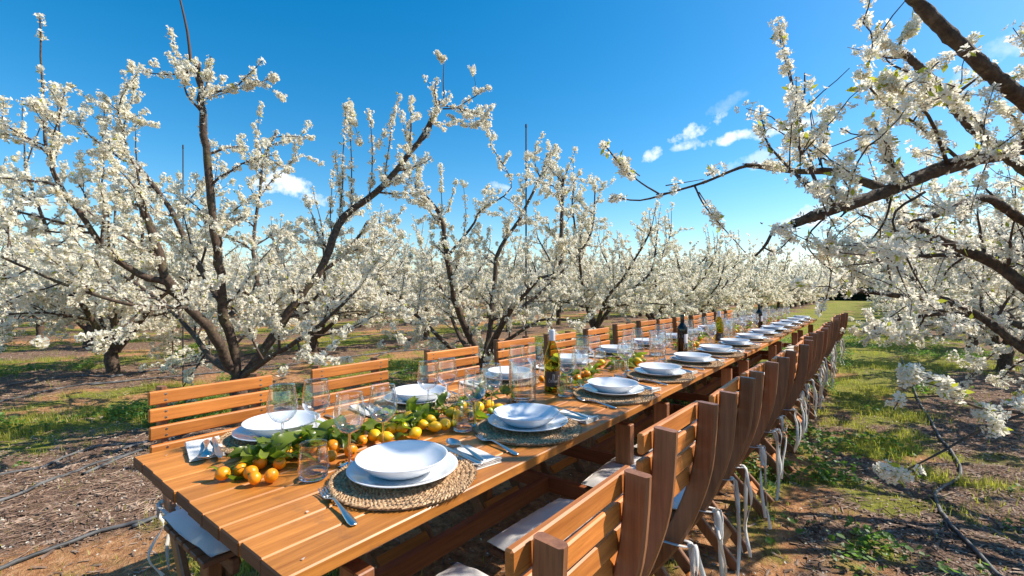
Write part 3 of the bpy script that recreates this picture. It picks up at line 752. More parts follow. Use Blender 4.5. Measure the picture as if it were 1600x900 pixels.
# ---- citrus garland
def fruit_mesh(kind):
    if kind == 'lemon': prof = [(.0001, -.0285), (.0035, -.0275), (.006, -.024), (.0125, -.0195), (.0185, -.010), (.0205, 0), (.0185, .010), (.0125, .0195), (.006, .0245), (.004, .027), (.0001, .028)]
    else: prof = [(.0001, -.0170), (.007, -.0168), (.0135, -.0130), (.0178, -.006), (.0190, .001), (.0175, .008), (.0125, .0140), (.006, .0166), (.0025, .0163), (.0001, .0160)]
    V, F = lathe(prof, 20); me = fixn(mesh_from(kind, V, F, [M[kind if kind != 'tangerine' else 'orange']], smooth=True)); return me
tang_me = fruit_mesh('tangerine'); lem_me = fruit_mesh('lemon')
lime_me = tang_me.copy(); lime_me.materials.clear(); lime_me.materials.append(M['lime'])
cal_me = mesh_from('calyx', *lathe([(.0035, .0005), (.0028, .0025), (.0001, .003)], 6), [M['leaf']])
def leaf_mesh(seed, L=.085, Wd=.034):
    r = np.random.default_rng(seed); n = 7; V, F = [], []; bend = r.uniform(.1, .5); fold = r.uniform(.25, .5)
    for i in range(n + 1):
        u = i / n; w = Wd / 2 * math.sin(math.pi * min(1, u * .93 + .05)) ** .8 * (1.05 - .25 * u); z = -bend * L * u * u + .006 * math.sin(u * 9 + seed)
        if i == n: w = .0004
        V += [[u * L, -w, z + w * fold], [u * L, 0, z], [u * L, w, z + w * fold]]
    for i in range(n):
        for k in range(2): F.append([i * 3 + k, i * 3 + 3 + k, i * 3 + 4 + k, i * 3 + 1 + k])
    return mesh_from('leaf', V, F, [M['leaf']], smooth=True)
LEAF = [leaf_mesh(s, L, w) for s, L, w in ((1, .075, .030), (2, .090, .036), (3, .065, .028), (4, .10, .038), (5, .055, .024))]
def sprig(x, y, ang, L, nl, label, rr, up=1.0):
    t = thing('citrus_sprig', label, 'sprig', (x, y, TZ), ang, 'leafy citrus sprigs down the table')
    P = bez([(-L / 2, 0, .012), (-L / 6, .01, .030), (L / 6, -.012, .035), (L / 2, .01, .028)], 10)
    V, F = tubes([(P, np.linspace(.0022, .0012, 10), 5)]); obj('stem', mesh_from('stem', V, F, [M['leaf']]), t)
    for i in range(nl):
        p = P[int(rr.integers(0, 10))] + [rr.uniform(-.01, .01), 0, rr.uniform(-.008, .006)]
        a = rr.uniform(-2.2, 2.2) if rr.uniform() < .8 else rr.uniform(0, 6.28)
        obj('leaf', LEAF[int(rr.integers(5))], t, p, (rr.uniform(-.9, .9), -rr.uniform(-.25, .95) * up, a), rr.uniform(.7, 1.2))
FR = []  # (kind, x, y, z)
def fpx(kind, px, py, z=.770): q = gp(px, py, z); FR.append((kind, q[0], q[1], z))
for px, py in ((348, 740), (375, 733), (398, 747), (424, 743), (406, 722), (437, 724), (392, 738), (491, 689), (471, 704), (513, 713), (520, 698), (548, 703), (566, 688)): fpx('t', px, py, .770)
for px, py in ((449, 706), (505, 706), (487, 698), (462, 690)): fpx('t', px, py, .778)
for px, py in ((585, 681), (612, 670), (629, 669), (649, 677), (682, 667), (748, 637), (779, 640)): fpx('l', px, py, .772)
for px, py in ((638, 652), (672, 656), (706, 646), (722, 634), (716, 650)): fpx('l', px, py, .782)
fpx('g', 649, 661, .775); fpx('g', 744, 640, .775); fpx('g', 766, 642, .770); fpx('g', 707, 662, .77)
for px, py in ((602, 684), (560, 676), (660, 664), (695, 664), (734, 646), (592, 662), (765, 632), (535, 684)): fpx('l', px, py, .773)
rr = np.random.default_rng(12)
SEG = [(2.02, 't', 7), (2.22, 't', 6), (2.72, 'l', 7), (2.95, 'l', 5), (3.95, 't', 5), (4.15, 'l', 5), (4.75, 'l', 6), (5.6, 'l', 5), (5.9, 't', 5), (6.3, 'l', 5), (7.0, 't', 4), (7.6, 'l', 5), (8.2, 't', 5), (8.7, 'l', 4)]
for (y, kd, n) in SEG:
    for i in range(n): FR.append((kd if rr.uniform() > .12 else 'g', -1.28 + rr.normal() * .065, y + rr.normal() * .09, .770 + (.02 if rr.uniform() < .3 else 0)))
def near_word(y):
    for lim, w in ((.62, 'at the near tip of the garland'), (.80, 'beside the first tumbler'), (1.02, 'between the first two pairs of places'), (1.25, 'in the lemon cluster behind the first lane-side plate'), (1.7, 'beside the second lane-side place'), (2.5, 'just beyond the green wine bottle'), (3.3, 'in the bunch before the dark wine bottle'), (4.4, 'between the dark bottle and the second green bottle'), (5.3, 'just past the second green bottle')):
        if y < lim: return w
    return 'far down the long table'
for i in range(len(FR)):                         # push overlapping fruit apart
    for _ in range(6):
        for j in range(len(FR)):
            if j == i: continue
            d = np.array(FR[i][1:]) - np.array(FR[j][1:]); L_ = np.linalg.norm(d)
            if L_ < .0365:
                d = d / (L_ + 1e-6) * (.0372 - L_); FR[i] = (FR[i][0], FR[i][1] + d[0], FR[i][2] + d[1], FR[i][3] + abs(d[2]))
adj = ['small', 'round', 'plump', 'glossy', 'slightly flattened']
cnt = {}
FR.sort(key=lambda f: f[2])
TENS = ['', '', 'twenty', 'thirty', 'forty', 'fifty', 'sixty', 'seventy']
def ordw(n):
    if n <= 20: return ORD[n - 1]
    t, u = divmod(n, 10); return TENS[t] + '-' + ORD[u - 1] if u else {2: 'twentieth', 3: 'thirtieth', 4: 'fortieth', 5: 'fiftieth', 6: 'sixtieth'}[t]
for i, (kd, x, y, z) in enumerate(FR):
    nm, me, col = {'t': ('tangerine', tang_me, 'orange tangerine'), 'l': ('lemon', lem_me, 'yellow lemon'), 'g': ('unripe_citrus', lime_me, 'small green unripe citrus fruit')}[kd]
    w = near_word(y); cnt[nm] = cnt.get(nm, 0) + 1; number = cnt[nm]
    grp = {'t': 'tangerines in the table garland', 'l': 'lemons in the table garland', 'g': 'green citrus fruit in the table garland'}[kd]
    t = thing(nm, f'{ordw(number)} {col} along the garland from the near table end', nm.replace('_', ' ') if kd != 'g' else 'citrus fruit', (x, y, z if kd != 'l' else z + .0015), (rr.uniform(0, 3), rr.uniform(0, 3), rr.uniform(0, 6)) if kd != 'l' else (math.pi / 2 + rr.uniform(-.25, .25), rr.uniform(0, 3), rr.uniform(0, 6)), grp)
    s = rr.uniform(.86, 1.14) * (.72 if kd == 'g' else 1)
    t.scale = (s * rr.uniform(.94, 1.06), s * rr.uniform(.94, 1.06), s * rr.uniform(.92, 1.05)); obj('peel', me, t); obj('calyx', cal_me, t, (0, 0, .0158 if kd != 'l' else .0275))
SPR = sorted([gp(655, 668, .765), gp(615, 672, .765), gp(392, 733, .76), gp(408, 712, .76), gp(430, 715, .76), gp(455, 700, .76), gp(475, 715, .76), gp(510, 695, .76), gp(545, 690, .76), gp(600, 668, .76), gp(640, 655, .76), gp(680, 650, .76), gp(700, 655, .76), gp(735, 632, .76), gp(775, 625, .76)], key=lambda p: p[1])
for i, p in enumerate(SPR):
    sprig(p[0], p[1], 1.2 + rr.uniform(-.8, .8), rr.uniform(.12, .2), 14, f'{ORD[i]} leafy citrus sprig counted from the near tip of the garland', rr)
ny = 0
for (y, kd, n) in SEG:
    for q in range(2):
        ny += 1
        sprig(-1.28 + rr.normal() * .05, y + (q - .5) * .16, 1.5 + rr.uniform(-1, 1), .18, 11 if y < 4.5 else 7, f"{'nearer' if q == 0 else 'farther'} leafy sprig in the {ORD[SEG.index((y, kd, n))]} fruit bunch beyond the vase", rr)

# ------------------------------------------------------------------ blossoming plum trees
def flowers(P, Nn, size, lod, seed):
    """P (n,3) centres, Nn normals. returns V, F(quads or tris), material index"""
    r = np.random.default_rng(seed); n = len(P)
    z = nrm(Nn); ref = r.normal(size=(n, 3)); x = nrm(np.cross(ref, z)); y = np.cross(z, x); s = (size * r.uniform(.8, 1.15, n))[:, None, None]
    if lod == 0:
        loc, F, mi = [], [], []
        for k in range(5):
            a = 2 * math.pi * k / 5; b = .52
            o = len(loc)
            loc += [[.12 * math.cos(a), .12 * math.sin(a), 0], [.68 * math.cos(a - b), .68 * math.sin(a - b), .30], [1.0 * math.cos(a), 1.0 * math.sin(a), .34], [.68 * math.cos(a + b), .68 * math.sin(a + b), .30]]
            F.append([o, o + 1, o + 2, o + 3]); mi.append(0)
        o = len(loc); loc += [[.17, .05, .30], [-.05, .17, .30], [-.17, -.05, .30], [.05, -.17, .30]]; F.append([o, o + 1, o + 2, o + 3]); mi.append(1)
        o = len(loc); loc += [[.10, .0, -.02], [0, .10, -.02], [-.02, 0, -.45], [0, -.10, -.02]]; F.append([o, o + 1, o + 2, o + 3]); mi.append(1)
    elif lod == 1:
        loc = [[0, 0, 0], [1, 0, .35], [.31, .95, .35], [-.81, .59, .35], [-.81, -.59, .35], [.31, -.95, .35], [.12, .12, .33], [-.12, .12, .33], [-.12, -.12, .33], [.12, -.12, .33]]
        F = [[0, 1, 2, 2], [0, 2, 3, 3], [0, 3, 4, 4], [0, 4, 5, 5], [0, 5, 1, 1]]; mi = [0] * 5
        loc += [[.2, .0, -.05], [0, .2, -.05], [-.06, 0, -.6], [0, -.2, -.05]]
        F = [[0, 1, 2, 3], [0, 3, 4, 5], [6, 7, 8, 9], [10, 11, 12, 13]]; mi = [0, 0, 1, 1]
    else:
        loc = [[-.9, -.7, .1], [.9, -.6, -.1], [.8, .8, .2], [-.8, .7, -.2], [-.1, -.8, -.8], [.2, .9, -.6], [.1, .7, .9], [-.2, -.9, .7]]
        F = [[0, 1, 2, 3], [4, 5, 6, 7]]; mi = [0, 0]
    loc = np.array(loc); m = len(loc)
    V = P[:, None] + s * (loc[None, :, :1] * x[:, None] + loc[None, :, 1:2] * y[:, None] + loc[None, :, 2:3] * z[:, None])
    if lod == 0: V = V + r.normal(size=V.shape) * size * .07
    F = np.array(F); Fa = (F[None] + (np.arange(n) * m)[:, None, None]).reshape(-1, 4)
    return V.reshape(-1, 3), Fa, np.tile(mi, n)
def leaflets(P, D, size, seed):
    r = np.random.default_rng(seed); n = len(P); d = nrm(D + r.normal(size=D.shape) * .5); ref = r.normal(size=(n, 3)); x = nrm(np.cross(ref, d)); s = (size * r.uniform(.7, 1.3, n))[:, None]
    V = np.stack([P, P + d * s * .5 + x * s * .22, P + d * s, P + d * s * .5 - x * s * .22], 1)
    return V.reshape(-1, 3), np.arange(n * 4).reshape(n, 4)
def grow(r, p, d, L, n, wander=.18, up=.1):
    P = [np.array(p, float)]; d = nrm(np.array(d, float))
    for i in range(n - 1):
        d = nrm(d + r.normal(size=3) * wander + np.array([0, 0, up])); P.append(P[-1] + d * L / (n - 1))
    return np.array(P)
class Tree:
    def __init__(s, seed): s.r = np.random.default_rng(seed); s.seed = seed; s.big = []; s.small = []; s.tw = []     # tw: (P, density weight)
    def limb(s, P, r0, r1, n=None, kids=True, dens=1.0, side=.9, start=.2, up=.15, kn=None, end=1.0, kl=1.0):
        n = n or max(8, len(P) * 3); Q = bez(P, n); Q[1:-1] += s.r.normal(size=(n - 2, 3)) * r0 * getattr(s, 'jit', .10)
        R = r0 + (r1 - r0) * np.linspace(0, 1, n) ** .85
        if getattr(s, 'jit', .1) < .1 and r0 > .02:
            m_ = n * 4; Qd = bez(Q, m_); Rd = np.interp(np.linspace(0, 1, m_), np.linspace(0, 1, n), R) * (1 + .05 * s.r.normal(size=m_) + .10 * (s.r.uniform(size=m_) < .06)); s.big.append((Qd, Rd, 14))
        else: s.big.append((Q, R, 9 if r0 > .02 else 6))
        L = np.linalg.norm(np.diff(Q, axis=0), axis=1).sum()
        if kids:
            m = kn if kn is not None else int(L * 5.2 * dens)
            for i in range(m):
                t = start + (end - start) * (i + s.r.uniform(0, 1)) / m; a = t * (n - 1); k = min(int(a), n - 2); p = Q[k] + (Q[k + 1] - Q[k]) * (a - k)
                d = nrm(Q[k + 1] - Q[k]); o = nrm(s.r.normal(size=3)); o = nrm(o - o.dot(d) * d)
                s.second(p, nrm(d * .55 + o * side + np.array([0, 0, up])), s.r.uniform(.35, .95) * (1.15 - .55 * t) * kl, min(.012, R[k] * .6), 1.0)
            s.spurs(Q[int(n * start):], .35)
        return Q
    def second(s, p, d, L, r0, dens=1.0, nt=None):
        n = 7; P = grow(s.r, p, d, L, n, .16, .06); s.small.append((P, np.linspace(r0, .0028, n), 5)); s.tw.append((P[1:], 1.0))
        m = nt if nt is not None else int(L * 7.5 * dens + .5)
        for i in range(m):
            k = s.r.integers(1, n); dd = nrm(P[min(k + 1, n - 1)] - P[k - 1]); o = nrm(s.r.normal(size=3)); o = nrm(o - o.dot(dd) * dd)
            s.twig(P[k], nrm(dd * .5 + o * .8 + np.array([0, 0, .12])), s.r.uniform(.10, .36))
    def twig(s, p, d, L, w=1.0):
        P = grow(s.r, p, d, L, 5, .15, .05); s.small.append((P, np.linspace(.0034, .0016, 5), 3)); s.tw.append((P, w))
    def shoot(s, p, L, lean=(0, 0, 0), w=.5, r0=.010, d=None):
        P = grow(s.r, p, nrm(np.array([lean[0], lean[1], 1.0])), L, 8, .05, .05); s.small.append((P, np.linspace(r0, .003, 8), 5)); s.tw.append((P, w)); return P
    def spurs(s, P, w): s.tw.append((P, w))
    def bloom(s, gap, per, size, lod, spread, leaf=.03, mult=1.0):
        """flower positions along every twig"""
        Ps, Ns = [], []
        for P, w in s.tw:
            seg = np.linalg.norm(np.diff(P, axis=0), axis=1); L = seg.sum(); m = int(L / gap * w * mult + s.r.uniform(0, 1))
            if m < 1: continue
            nb = max(3, int(L / .035)); wt = np.exp(s.r.normal(size=nb) * .75); wt[s.r.uniform(size=nb) < .13] = 0; wt[-1] += wt.max() * .8
            if wt.sum() == 0: wt[:] = 1
            bi = s.r.choice(nb, m, p=wt / wt.sum()); a = np.clip((bi + .5 + s.r.normal(size=m) * .30) / nb, 0, .999) * (len(P) - 1.001); k = a.astype(int); f = (a - k)[:, None]; q = P[k] * (1 - f) + P[k + 1] * f
            nper = max(1, int(per)); sp = spread * np.repeat(s.r.uniform(.55, 1.25, m) * (.7 + .3 * np.sqrt(wt[bi] / wt.mean())), nper)[:, None]
            q = np.repeat(q, nper, 0); o = nrm(s.r.normal(size=q.shape)); rad = sp * s.r.uniform(.3, 1.0, len(q))[:, None]
            Ps.append(q + o * rad); Ns.append(nrm(o + s.r.normal(size=o.shape) * .35))
        P = np.vstack(Ps); Nn = np.vstack(Ns)
        parts = [flowers(P, Nn, size, lod, s.seed)]
        V, F, mi = parts[0]
        nl = int(len(P) * leaf)
        lf = None
        if nl:
            i = s.r.integers(0, len(P), nl); V2, F2 = leaflets(P[i], Nn[i], size * 1.9, s.seed + 5)
            F = np.vstack([F, F2 + len(V)]); V = np.vstack([V, V2]); mi = np.concatenate([mi, np.full(nl, 2)])
        s.nf = len(P)
        return mesh_from('blossom', V, F, [M['petal'], M['stamen'], M['youngleaf']], mi)
    def wood(s):
        V1, F1 = tubes(s.big, .10); me1 = mesh_from('branches', V1, F1, [M['bark']], smooth=True)
        me2 = None
        if s.small: V2, F2 = tubes(s.small); me2 = mesh_from('twigs', V2, F2, [M['twig']], smooth=True)
        return me1, me2
    def emit(s, name, label, group, bl, loc=(0, 0, 0)):
        t = thing(name, label, 'tree', loc, 0, group); a, b = s.wood()
        tk = obj('trunk', a, t)
        if b: obj('twigs', b, t)['kind'] = 'stuff'
        obj('blossom', bl, t)['kind'] = 'stuff'
        return t
def shift(P, o): return [tuple(np.array(p) - o) for p in P]
def auto_tree(seed, H=3.1, nl=5, dens=1.0, spread=1.7):
    T = Tree(seed); r = T.r; h0 = r.uniform(.35, .55)
    T.limb([(0, 0, -.1), (r.normal() * .03, r.normal() * .03, h0 * .6), (0, 0, h0)], .10, .080, 6, kids=False)
    for i in range(nl):
        az = 2 * math.pi * (i + r.uniform(-.25, .25)) / nl; ca, sa = math.cos(az), math.sin(az); R = spread * r.uniform(.75, 1.1); hh = H * r.uniform(.72, 1.0)
        b = r.normal(size=(3, 3)) * .10
        P = [(ca * .03, sa * .03, h0 - .08), (ca * R * .28 + b[0, 0], sa * R * .28 + b[0, 1], h0 + .30 * hh * .6), (ca * R * .62 + b[1, 0], sa * R * .62 + b[1, 1], h0 + .36 * hh), (ca * R * .9 + b[2, 0], sa * R * .9 + b[2, 1], hh * .82)]
        Q = T.limb(P, .046, .015, 14, dens=dens, start=.15)
        for q in range(r.integers(1, 3)): T.shoot(Q[-1], r.uniform(.35, .9), (r.normal() * .15, r.normal() * .15), .45)
        # low spreading branches
        if r.uniform() < .9:
            a2 = az + r.uniform(-.6, .6); L = r.uniform(.9, 1.4)
            P2 = [tuple(Q[3]), tuple(Q[3] + [math.cos(a2) * L * .5, math.sin(a2) * L * .5, .12]), tuple(Q[3] + [math.cos(a2) * L, math.sin(a2) * L, .10])]
            T.limb(P2, .022, .008, 9, dens=dens * 1.1, start=.1)
    return T

# --- hero tree A: near tree of the left row, limbs follow the photographed ones at 3.5 to 5 m
def T_A():
    T = Tree(101); B = wp(372, 668, 4.23); o = np.array([B[0], B[1], 0.0])
    def L(pts, r0, r1, **k): return T.limb(shift([wp(*p) for p in pts], o), r0 * .72, r1 * .8, **k)
    base = (372, 680, 4.23)
    L([(372, 690, 4.23), (374, 640, 4.23), (372, 590, 4.23)], .11, .085, n=6, kids=False)
    q = L([(372, 600, 4.23), (366, 545, 4.2), (350, 495, 4.12), (345, 430, 4.05), (335, 370, 4.0), (328, 290, 3.95), (320, 215, 3.9), (315, 150, 3.9), (308, 97, 3.9)], .062, .030, n=30, start=.12, dens=.75)
    T.shoot(shift([wp(298, 97, 3.9)], o)[0], .85, (.0, 0), .03, .014)
    T.second(np.array(shift([wp(322, 150, 3.9)], o)[0]), RT * .95 + np.array([0, 0, .12]), .60, .010, .25, 1)
    T.second(np.array(shift([wp(305, 110, 3.9)], o)[0]), -RT * .8 - np.array([0, 0, .35]), .45, .009, .6)
    L([(360, 575, 4.2), (332, 520, 4.0), (285, 470, 3.85), (262, 440, 3.75), (241, 378, 3.7), (224, 330, 3.7), (214, 300, 3.7)], .065, .032, n=22, start=.25, dens=.8)
    L([(345, 470, 4.1), (320, 430, 4.3), (306, 405, 4.4), (280, 355, 4.5), (257, 312, 4.55), (205, 250, 4.6), (162, 214, 4.6)], .042, .024, n=22, start=.1, dens=.85)
    for (x, y, l) in ((166, 214, .35), (190, 225, .75), (200, 240, .8)): T.second(np.array(shift([wp(x, y, 4.6)], o)[0]), np.array([0.05, 0, 1.0]) + T.r.normal(size=3) * .2, l, .008, .9)
    q = L([(262, 442, 3.75), (210, 425, 3.6), (160, 386, 3.5), (132, 343, 3.45), (90, 285, 3.4), (78, 250, 3.4), (70, 200, 3.4), (66, 130, 3.4), (62, 20, 3.4)], .040, .006, n=28, start=.15, dens=.85, end=.72)
    L([(374, 600, 4.23), (411, 549, 4.3), (455, 482, 4.4), (505, 415, 4.5), (533, 343, 4.6), (589, 299, 4.7), (628, 254, 4.75), (667, 204, 4.8), (686, 158, 4.8)], .066, .030, n=30, start=.12, dens=.8)
    T.shoot(shift([wp(694, 155, 4.8)], o)[0], .45, (.0, 0), .12, .008)
    T.second(np.array(shift([wp(692, 165, 4.8)], o)[0]), RT * .8 - np.array([0, 0, .45]), .5, .008, 1.0)
    T.second(np.array(shift([wp(692, 170, 4.8)], o)[0]), RT * .9 + np.array([0, 0, .02]), .55, .008, .5)
    L([(500, 425, 4.5), (530, 405, 4.7), (560, 370, 4.9), (575, 345, 5.0)], .030, .014, n=12, start=.1)
    for (x, y, F, l, ln) in ((530, 350, 4.6, 1.15, .02), (548, 335, 4.6, .95, .12), (575, 315, 4.65, .9, .25), (600, 290, 4.7, .75, .1), (520, 380, 4.6, .8, -.1), (640, 245, 4.75, .35, 0)):
        P = T.shoot(shift([wp(x, y, F)], o)[0], l, RT[:2] * ln, 1.1, .008)
    L([(372, 585, 4.23), (330, 560, 4.6), (300, 520, 5.0), (250, 470, 5.3), (190, 430, 5.6)], .05, .02, n=16, start=.25)
    L([(378, 590, 4.23), (420, 560, 3.95), (470, 530, 3.8), (520, 490, 3.75), (560, 450, 3.8)], .036, .014, n=16, start=.2)
    L([(350, 500, 4.1), (400, 450, 4.6), (395, 380, 4.9), (405, 310, 5.0), (412, 250, 5.0), (432, 205, 5.0)], .034, .012, n=18, start=.15)
    L([(300, 480, 3.9), (240, 480, 3.3), (180, 470, 3.0), (90, 440, 2.9), (0, 400, 2.8)], .022, .010, n=16, start=.1)
    L([(470, 470, 4.4), (520, 480, 4.7), (560, 440, 5.2), (600, 420, 5.6)], .026, .010, n=12, start=.1)
    for pts, w in (([(203, 95, 4.6), (210, 130, 4.6)], 5), ([(210, 130, 4.6), (205, 160, 4.6), (195, 172, 4.6)], 3), ([(190, 170, 4.6), (215, 190, 4.6), (245, 195, 4.6)], 3), ([(546, 158, 4.6), (552, 185, 4.6), (562, 225, 4.6)], 2.2), ([(523, 240, 4.6), (530, 290, 4.6), (535, 320, 4.6)], 1.8),
                   ([(625, 150, 4.7), (610, 190, 4.7), (590, 230, 4.7)], 1.5), ([(683, 82, 4.8), (692, 95, 4.8)], 8), ([(700, 180, 4.8), (740, 198, 4.8), (770, 165, 4.8)], 1.8), ([(330, 152, 3.9), (385, 135, 3.9), (430, 120, 3.9)], 1.0), ([(388, 134, 3.9), (430, 121, 3.9)], 4),
                   ([(265, 45, 3.9), (275, 80, 3.9), (290, 110, 3.9)], 1.2), ([(330, 88, 3.9), (320, 125, 3.9)], 1.6)):
        Q = bez(shift([wp(*p) for p in pts], o), 10); T.tw.append((Q, w)); T.small.append((Q, np.linspace(.004, .002, 10), 4))
    print('A twigs', len(T.tw))
    bl = T.bloom(.0195, 4, .0168, 1, .033, .04)
    print('A flowers', T.nf)
    return T.emit('plum_tree', 'white blossoming plum tree behind the first chairs, with a tall sawn-off upright limb', 'blossoming plum trees', bl, o)
def T_B():
    T = Tree(202); B = wp(756, 583, 6.87); o = np.array([B[0], B[1], 0.0])
    def L(pts, r0, r1, **k): return T.limb(shift([wp(*p) for p in pts], o), r0, r1, **k)
    L([(756, 592, 6.87), (755, 572, 6.87), (750, 560, 6.87)], .11, .09, n=5, kids=False)
    L([(752, 572, 6.87), (744, 549, 6.8), (717, 488, 6.6), (703, 427, 6.5), (694, 371, 6.4), (686, 332, 6.4), (650, 292, 6.4)], .062, .022, n=24, start=.2)
    L([(756, 572, 6.87), (775, 525, 6.7), (800, 482, 6.5), (839, 438, 6.4), (872, 421, 6.4), (878, 327, 6.4), (880, 275, 6.4)], .058, .018, n=24, start=.2)
    L([(756, 570, 6.87), (761, 543, 7.1), (772, 449, 7.4), (778, 393, 7.5), (811, 343, 7.6), (844, 277, 7.7), (856, 240, 7.7)], .055, .014, n=22, start=.15)
    L([(770, 550, 6.8), (800, 527, 6.4), (845, 500, 6.2), (890, 500, 6.0)], .032, .012, n=12, start=.1)
    L([(748, 560, 6.87), (720, 530, 7.3), (700, 480, 7.8), (680, 430, 8.0), (660, 400, 8.1)], .045, .016, n=16, start=.15)
    L([(745, 560, 6.87), (700, 540, 6.4), (660, 500, 6.2), (620, 470, 6.1), (590, 440, 6.1)], .035, .012, n=14, start=.2)
    L([(700, 400, 6.4), (740, 350, 6.4), (750, 330, 6.4), (800, 290, 6.4), (765, 225, 6.3)], .022, .004, n=16, start=.3, dens=.5)
    L([(768, 500, 7.2), (830, 470, 7.6), (900, 400, 7.9), (925, 360, 8.0), (930, 290, 8.0)], .03, .010, n=16, start=.15)
    for (x, y, F, l, ln) in ((545 + 110, 300, 6.4, .5, -.3), (690, 335, 6.4, .7, .02), (700, 330, 6.4, .45, .3), (880, 285, 6.4, .5, .35), (878, 330, 6.4, .55, -.1), (880, 310, 6.4, .45, .7), (722, 400, 6.4, 1.0, .05), (811, 343, 7.6, .9, .1)):
        T.shoot(shift([wp(x, y, F)], o)[0], l, RT[:2] * ln, 1.1, .007)
    bl = T.bloom(.020, 4, .0190, 1, .038, .035)
    print('B flowers', T.nf)
    return T.emit('plum_tree', 'white blossoming plum tree with wide forked limbs, behind the third and fourth orchard-side chairs', 'blossoming plum trees', bl, o)
def T_R():
    """the near tree on the right: trunk outside the picture, limbs reach over the lane"""
    T = Tree(307); T.jit = .02; o = np.array([1.55, 3.35, 0.0])
    def L(pts, r0, r1, **k): return T.limb([np.array(p) - o if len(p) == 4 else np.array(wp(*p)) - o for p in pts], r0, r1, **k)
    t0 = wp(1990, 560, 2.2); z = lambda h: tuple(np.array([1.55, 3.35, h]) - o)
    T.limb([z(-.1), z(.3), z(.55)], .12, .10, 6, kids=False)
    def LL(pts, r0, r1, first=.5, **k): return T.limb([z(first)] + [tuple(wp(*p) - o) for p in pts], r0, r1, **k)
    # R1: the heavy limb crossing to the left
    LL([(1800, 330, 2.25), (1650, 215, 2.15), (1600, 228, 2.1), (1500, 255, 2.0), (1440, 275, 1.95), (1390, 297, 1.92), (1300, 328, 1.9), (1240, 350, 1.9)], .046, .019, n=26, kn=4, start=.40, end=.62, side=1.0, kl=.35)
    L([(1235, 352, 1.9), (1210, 360, 1.9), (1195, 385, 1.92), (1180, 400, 1.95)], .009, .005, n=8, kn=1, start=.1, kl=.4)
    L([(1385, 298, 1.92), (1345, 282, 1.98), (1300, 268, 2.05), (1250, 268, 2.1), (1200, 262, 2.15), (1165, 258, 2.15)], .020, .011, n=14, kids=False)
    L([(1170, 258, 2.15), (1145, 266, 2.15), (1100, 285, 2.18), (1050, 300, 2.2), (1000, 313, 2.2), (956, 308, 2.2)], .008, .003, n=16, kids=False)
    L([(1300, 320, 1.9), (1280, 300, 1.8), (1258, 285, 1.75)], .016, .010, n=6, kn=2)
    L([(1030, 303, 2.2), (1005, 288, 2.2), (980, 268, 2.2), (960, 245, 2.2), (944, 225, 2.2)], .005, .002, n=12, kids=False)
    L([(1085, 290, 2.18), (1100, 320, 2.15), (1125, 350, 2.12), (1165, 395, 2.1)], .005, .002, n=12, kids=False)
    def col(pts, w=1.5):
        Q = bez([wp(*p) - o for p in pts], 12); T.tw.append((Q, w)); T.small.append((Q, np.linspace(.0028, .0014, 12), 4))
    col([(975, 310, 2.2), (950, 310, 2.2)], 2.0); col([(985, 278, 2.2), (940, 222, 2.2)], 2.6); col([(1025, 304, 2.2), (1060, 298, 2.2)], .8); col([(1000, 275, 2.2), (960, 245, 2.2)], 1.8)
    col([(1105, 275, 2.18), (1125, 262, 2.16)], 2.0); col([(1092, 300, 2.16), (1122, 345, 2.12)], 2.6); col([(1160, 256, 2.15), (1230, 262, 2.1)], 1.6); col([(1120, 345, 2.1), (1165, 395, 2.1)], .5); col([(1040, 290, 2.2), (1100, 280, 2.2)], .35)
    # upright shoots with blossom columns
    L([(1272, 268, 2.05), (1262, 235, 2.03), (1248, 180, 2.0), (1236, 120, 2.0), (1222, 60, 2.0), (1216, 35, 2.0)], .006, .002, n=16, kids=False)
    col([(1220, 70, 2.0), (1216, 34, 2.0)], 3.2); col([(1250, 190, 2.0), (1222, 75, 2.0)], 1.3); col([(1240, 150, 2.0), (1228, 95, 2.0)], .9); col([(1270, 262, 2.0), (1250, 190, 2.0)], .5)
    L([(1285, 262, 2.05), (1272, 225, 2.05), (1264, 155, 2.05)], .004, .002, n=8, kids=False); col([(1285, 262, 2.05), (1264, 155, 2.05)], .3)
    L([(1280, 258, 2.05), (1290, 225, 2.05), (1296, 170, 2.05)], .004, .002, n=8, kids=False); col([(1286, 225, 2.05), (1296, 165, 2.05)], 3.2)
    L([(1310, 262, 2.0), (1250, 225, 1.95), (1184, 185, 1.95)], .005, .0018, n=10, kids=False); col([(1310, 262, 2.0), (1230, 215, 1.95)], .8)
    # R2: bare limb at the top right corner
    LL([(2000, 520, 2.1), (1850, 370, 1.9), (1720, 260, 1.78), (1600, 157, 1.7), (1555, 120, 1.68), (1495, 66, 1.66), (1435, 5, 1.65), (1390, -50, 1.65), (1340, -130, 1.65)], .036, .017, first=.55, n=24, kn=1, start=.9, kl=.3)
    # R3: second limb up to the left, sawn end
    LL([(1750, 370, 2.7), (1620, 280, 2.6), (1530, 210, 2.5), (1484, 160, 2.45), (1450, 118, 2.45), (1420, 90, 2.45), (1405, 80, 2.45)], .034, .015, n=26, kn=4, start=.4, kl=.5)
    col([(1412, 85, 2.45), (1378, 64, 2.4)], 4); col([(1405, 70, 2.45), (1440, 20, 2.4)], 4.5); col([(1398, 75, 2.45), (1430, 40, 2.4)], 4.0)
